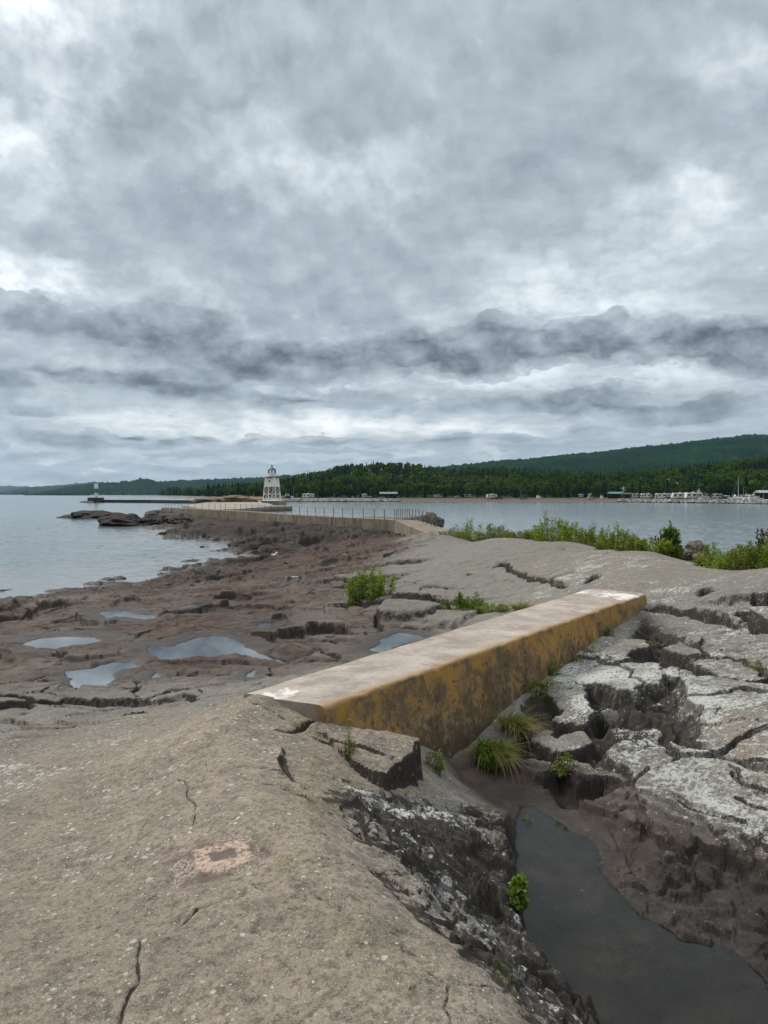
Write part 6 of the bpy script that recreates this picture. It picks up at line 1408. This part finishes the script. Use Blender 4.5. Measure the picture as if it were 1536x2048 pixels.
HI = [
 (20, 50, 120, 70, .5, .3), (120, 130, 150, 50, .24, .5), (190, 190, 150, 50, .10, .5), (30, 335, 130, 50, .30, .4), (120, 400, 170, 45, .16, .4), (500, 320, 90, 50, .12, .6), (580, 350, 90, 40, .08, .5), (420, 270, 60, 70, .06, .5), (70, 612, 110, 18, .55, .2), (10, 590, 60, 30, .35),
 (480, 90, 160, 50, .05), (1390, 440, 110, 40, .15, -.3), (1480, 220, 110, 60, .15, -.5), (1290, 480, 120, 50, .12, -.3), (1100, 590, 180, 50, .12), (1250, 560, 220, 60, .10), (1450, 480, 120, 60, .12), (1000, 500, 120, 40, .08, -.3), (1330, 640, 160, 24, .10), (1080, 620, 130, 24, .16), (880, 640, 60, 20, .14), (1200, 640, 160, 22, .14),
 (700, 370, 160, 50, .14, -.3), (790, 340, 90, 40, .08), (540, 430, 50, 40, .10), (330, 600, 140, 30, .10, .15), (420, 620, 60, 20, .06),
 (240, 290, 190, 50, -.09, .5), (640, 250, 120, 60, -.07), (430, 380, 110, 40, -.08, .5), (500, 460, 60, 60, -.06), (880, 480, 180, 70, -.05), (860, 200, 240, 100, -.01), (180, 500, 140, 40, -.05, .3), (760, 640, 160, 50, -.03),
 (1000, 862, 240, 16, .26), (700, 852, 200, 18, .30), (560, 868, 120, 14, .22), (300, 845, 240, 20, .24), (330, 875, 180, 10, .22), (1330, 780, 220, 16, .22), (960, 765, 160, 20, .26), (1080, 745, 130, 14, .18), (1350, 750, 120, 10, .18), (290, 748, 70, 7, .42, .06), (400, 765, 50, 6, .22), (680, 775, 60, 14, .18), (600, 790, 90, 10, .12), (1500, 850, 120, 14, .05), (150, 800, 200, 12, .10), (640, 835, 160, 10, .14)]
LO = [
 (50, 665, 80, 40, .5), (20, 640, 60, 24, .3), (170, 672, 90, 34, .4), (330, 695, 230, 46, .75, .06), (530, 730, 190, 28, .95, .06), (320, 640, 130, 40, .3), (430, 635, 80, 26, .4), (640, 755, 110, 18, .5), (20, 788, 60, 20, .8), (230, 778, 130, 17, .6), (350, 775, 120, 17, .55), (440, 800, 150, 15, .7), (590, 806, 70, 11, .75), (60, 832, 90, 11, .6), (120, 770, 60, 14, .4),
 (760, 690, 90, 40, .45), (880, 715, 140, 32, 1.4), (1080, 690, 140, 32, 1.5, .06), (960, 655, 70, 18, .5, .3), (1190, 710, 90, 22, .7), (1350, 705, 70, 22, .55), (1450, 710, 140, 32, 1.5), (1530, 762, 80, 17, .7), (1390, 735, 100, 14, .6), (820, 735, 60, 18, .4),
 (1160, 797, 80, 20, 1.4), (1110, 815, 60, 12, .5), (1240, 822, 100, 13, .65), (930, 818, 60, 11, .55), (990, 812, 50, 13, .65), (1050, 815, 40, 10, .4), (1420, 828, 150, 18, .7), (1330, 852, 150, 11, .6), (790, 822, 45, 9, .65), (700, 790, 60, 10, .45), (330, 840, 45, 5, .4), (860, 785, 60, 14, .4),
 (100, 888, 150, 11, .9), (240, 902, 140, 9, .85), (30, 868, 80, 8, .5), (415, 882, 26, 5.5, 1.0), (350, 893, 40, 5, .9), (265, 884, 24, 4, .9), (500, 885, 38, 6, .8), (640, 884, 80, 8, .75), (560, 880, 30, 5, .4), (760, 890, 120, 7, .6), (900, 888, 90, 8, .75), (1050, 880, 120, 8, .65), (1200, 868, 110, 7, .55), (300, 925, 280, 5, .5), (600, 915, 240, 5, .5), (950, 908, 200, 5, .5),
 (150, 945, 240, 4, .5), (450, 940, 260, 4, .4), (60, 915, 160, 5, .4)]
VB = [986, 966, 950, 936, 924, 913, 903, 893, 884, 875, 864, 850, 836, 822, 806, 790, 772, 750, 728, 706, 682, 655, 625, 590, 550, 505, 455, 400, 340, 275, 205, 130, 50, -40, -160]
AZ0 = .72
def field(blobs):
    """soft patches of cloud, each set by where it stands in the sky, gathered per ring of elevation"""
    ua = np.tan(np.linspace(-AZ0, AZ0, 65)) * F + CU
    out = np.zeros((len(VB), 65))
    for i, v in enumerate(VB):
        for bl in blobs:
            u0, v0, su, sv, am = bl[:5]; tl = bl[5] if len(bl) > 5 else 0.0
            du, dv = ua - u0, v - v0; c_, s_ = math.cos(tl), math.sin(tl); p, q = du * c_ - dv * s_, du * s_ + dv * c_
            out[i] += am * np.exp(-(p / su) ** 2 - (q / sv) ** 2)
    return out
HI_ = field(HI); LO_ = field(LO)
els = [math.atan((HOR - v) / F) for v in VB]
sx2 = t.n('ShaderNodeSeparateXYZ'); t.l.new(AW, sx2.inputs[0]); waz, wel = sx2.outputs[0], sx2.outputs[1]
fc = t.n('ShaderNodeFloatCurve'); t.put(fc.inputs['Value'], t.ramp(wel, 0, .8, 0, 1, False))
cv = fc.mapping.curves[0]; cv.points[0].location = (0, 0); cv.points[1].location = (1, 1)
for i, e in enumerate(els):
    if i: cv.points.new(e / .8, i / (len(els) - 1))
for p in cv.points: p.handle_type = 'VECTOR'
fc.mapping.update()
tidx = t.math('MULTIPLY', fc.outputs[0], float(len(els) - 1))
az01 = t.ramp(waz, -AZ0, AZ0, 0, 1, False)
azc = t.n('ShaderNodeCombineXYZ'); [t.l.new(az01, azc.inputs[i]) for i in range(3)]
acc = None
for i in range(len(VB)):
    cur = t.n('ShaderNodeRGBCurve')
    if acc is None: t.l.new(azc.outputs[0], cur.inputs['Color'])
    else:
        nd = t.n('ShaderNodeVectorMath', operation='MULTIPLY_ADD'); t.l.new(acc, nd.inputs[0]); nd.inputs[1].default_value = (1e-9,) * 3; t.l.new(azc.outputs[0], nd.inputs[2]); t.l.new(nd.outputs[0], cur.inputs['Color'])
    for ch, tab in ((0, HI_[i]), (1, LO_[i])):
        c_ = cur.mapping.curves[ch]; vals = np.clip(tab * (.5 if ch == 0 else .35) + .4, 0, 1)
        c_.points[0].location = (0, vals[0]); c_.points[1].location = (1, vals[-1])
        for k in range(1, 64): c_.points.new(k / 64, float(vals[k]))
    cur.mapping.update()
    w = t.math('SUBTRACT', 1.0, t.math('ABSOLUTE', t.math('SUBTRACT', tidx, float(i))), clamp=True)
    nd = t.n('ShaderNodeVectorMath', operation='MULTIPLY_ADD'); t.l.new(cur.outputs[0], nd.inputs[0])
    cw = t.n('ShaderNodeCombineXYZ'); t.l.new(w, cw.inputs[0]); t.l.new(w, cw.inputs[1]); t.l.new(cw.outputs[0], nd.inputs[1])
    if acc is not None: t.l.new(acc, nd.inputs[2])
    acc = nd.outputs[0]
sx3 = t.n('ShaderNodeSeparateXYZ'); t.l.new(acc, sx3.inputs[0])
front = t.ramp(t.math('ABSOLUTE', az), .8, .62, 0, 1)
hi = t.math('MULTIPLY', t.math('MULTIPLY_ADD', sx3.outputs[0], 2.0, -.8), t.math('MULTIPLY', front, .82))
lo = t.math('MULTIPLY', t.math('MULTIPLY_ADD', sx3.outputs[1], 1 / .35, -.4 / .35), front)
QW = t.vmath('ADD', Q, t.vmath('MULTIPLY', wv, (.10, .10, 0)))
nA = t.noise(CP_, 1.0, 7, .58, .15); nB = t.noise(CP_, 5.0, 5, .6, .1)
nD = t.noise(QW, 5.2, 8, .58); nU = t.noise(t.vmath('ADD', QW, (.02, .10, 0)), 5.2, 5, .58)
vr = t.vor(t.mapping(QW, sca=(1, 1.25, 1)), 6.5); vr.voronoi_dimensions = '2D'; vr.inputs['Detail'].default_value = 2; vr.inputs['Roughness'].default_value = .55; vr.normalize = True
puff = t.math('SUBTRACT', .34, t.math('SMOOTH_MAX', vr.outputs['Distance'], .20, .12))
# high deck: even grey, brighter where it thins
up = t.math('ADD', .295, t.math('MULTIPLY', hi, t.ramp(t.math('ADD', nD, puff),   .25, .75, .65, 1.3)))
up = t.math('ADD', up, t.math('MULTIPLY', t.math('SUBTRACT', nA, .5), .22))
up = t.math('ADD', up, t.math('MULTIPLY', t.math('SUBTRACT', nB, .5), t.ramp(az, -.15, .2, .04, .20)))
up = t.math('ADD', up, t.math('MULTIPLY', t.math('SUBTRACT', nD, nU), t.ramp(az, -.1, .25, .22, .12)))
up = t.math('ADD', up, t.math('MULTIPLY', puff, t.ramp(el, .08, .2, .0, .07)))
# low broken cumulus
base_d = t.math('ADD', t.math('MULTIPLY', lo, 1.3), t.math('MULTIPLY', t.math('SUBTRACT', nD, .5), 1.45)); base_d = t.math('ADD', base_d, t.math('MULTIPLY', puff, .85))
alpha = t.ramp(base_d, .28, .44); thick = t.ramp(base_d, .30, 1.3)
rim = t.math('MULTIPLY', t.math('SUBTRACT', nD, nU), .50)
lowc = t.math('ADD', t.ramp(thick, 0, 1, .30, .145), rim)
lowc = t.math('ADD', lowc, t.ramp(el, .02, .10, .10, 0))
lowc = t.math('ADD', lowc, t.math('MULTIPLY', puff, .10))
al = t.math('MULTIPLY', alpha, t.ramp(el, .02, .08, .55, .93))
val = t.math('ADD', t.math('MULTIPLY', up, t.math('SUBTRACT', 1, al)), t.math('MULTIPLY', lowc, al))
val = t.math('MULTIPLY', t.math('MAXIMUM', val, .07), .86)
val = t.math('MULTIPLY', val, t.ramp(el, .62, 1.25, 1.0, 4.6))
val = t.math('MULTIPLY', val, t.math('MAXIMUM', t.ramp(dy, -.35, .15, .5, 1), t.ramp(el, .5, .9)))
tint = t.mix(t.ramp(val, .12, .55), (.845, .973, 1.09), (.935, 1.0, 1.045))
warm = t.mix(t.ramp(el, .0, .16, 1, 0), tint, t.mix(t.ramp(val, .2, .5), (.85, .97, 1.07), (1.0, 1.0, .96)))
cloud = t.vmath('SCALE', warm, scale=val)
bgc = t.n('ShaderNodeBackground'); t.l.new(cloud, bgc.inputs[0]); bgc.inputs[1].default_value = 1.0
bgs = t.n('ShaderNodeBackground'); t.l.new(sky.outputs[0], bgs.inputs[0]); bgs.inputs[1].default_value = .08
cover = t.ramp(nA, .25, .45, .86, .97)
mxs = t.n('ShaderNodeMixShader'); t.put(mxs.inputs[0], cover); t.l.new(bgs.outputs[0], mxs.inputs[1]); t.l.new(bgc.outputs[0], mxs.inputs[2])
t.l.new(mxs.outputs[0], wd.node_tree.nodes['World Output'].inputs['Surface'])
wd.cycles.sampling_method = 'MANUAL'; wd.cycles.sample_map_resolution = 512

sl = bpy.data.lights.new('sun', 'SUN'); sl.energy = 1.5; sl.angle = R(11); sl.color = (1, .94, .84)
so = bpy.data.objects.new('sun', sl); col.objects.link(so)
sd = Vector((math.sin(SUN_AZ) * math.cos(SUN_EL), math.cos(SUN_AZ) * math.cos(SUN_EL), math.sin(SUN_EL)))
so.rotation_euler = (-sd).to_track_quat('-Z', 'Y').to_euler(); so.location = (-20, 10, 40)

# ------------------------------------------------------------------ camera
cam = bpy.data.cameras.new('camera'); co = bpy.data.objects.new('camera', cam); col.objects.link(co)
cam.sensor_fit = 'VERTICAL'; cam.sensor_height = 36.0; cam.lens = F / 2048 * 36.0
co.location = (0, 0, CAMZ); co.rotation_euler = (R(90) + PITCH, 0, 0)
cam.clip_start = .05; cam.clip_end = 40000
sc.camera = co
sc.view_settings.view_transform = 'Standard'; sc.view_settings.look = 'None'; sc.view_settings.exposure = 1.0; sc.view_settings.gamma = 1
sc.cycles.max_bounces = 5; sc.cycles.diffuse_bounces = 2; sc.cycles.glossy_bounces = 2; sc.cycles.transparent_max_bounces = 8; sc.cycles.volume_bounces = 0
sc.cycles.use_denoising = True
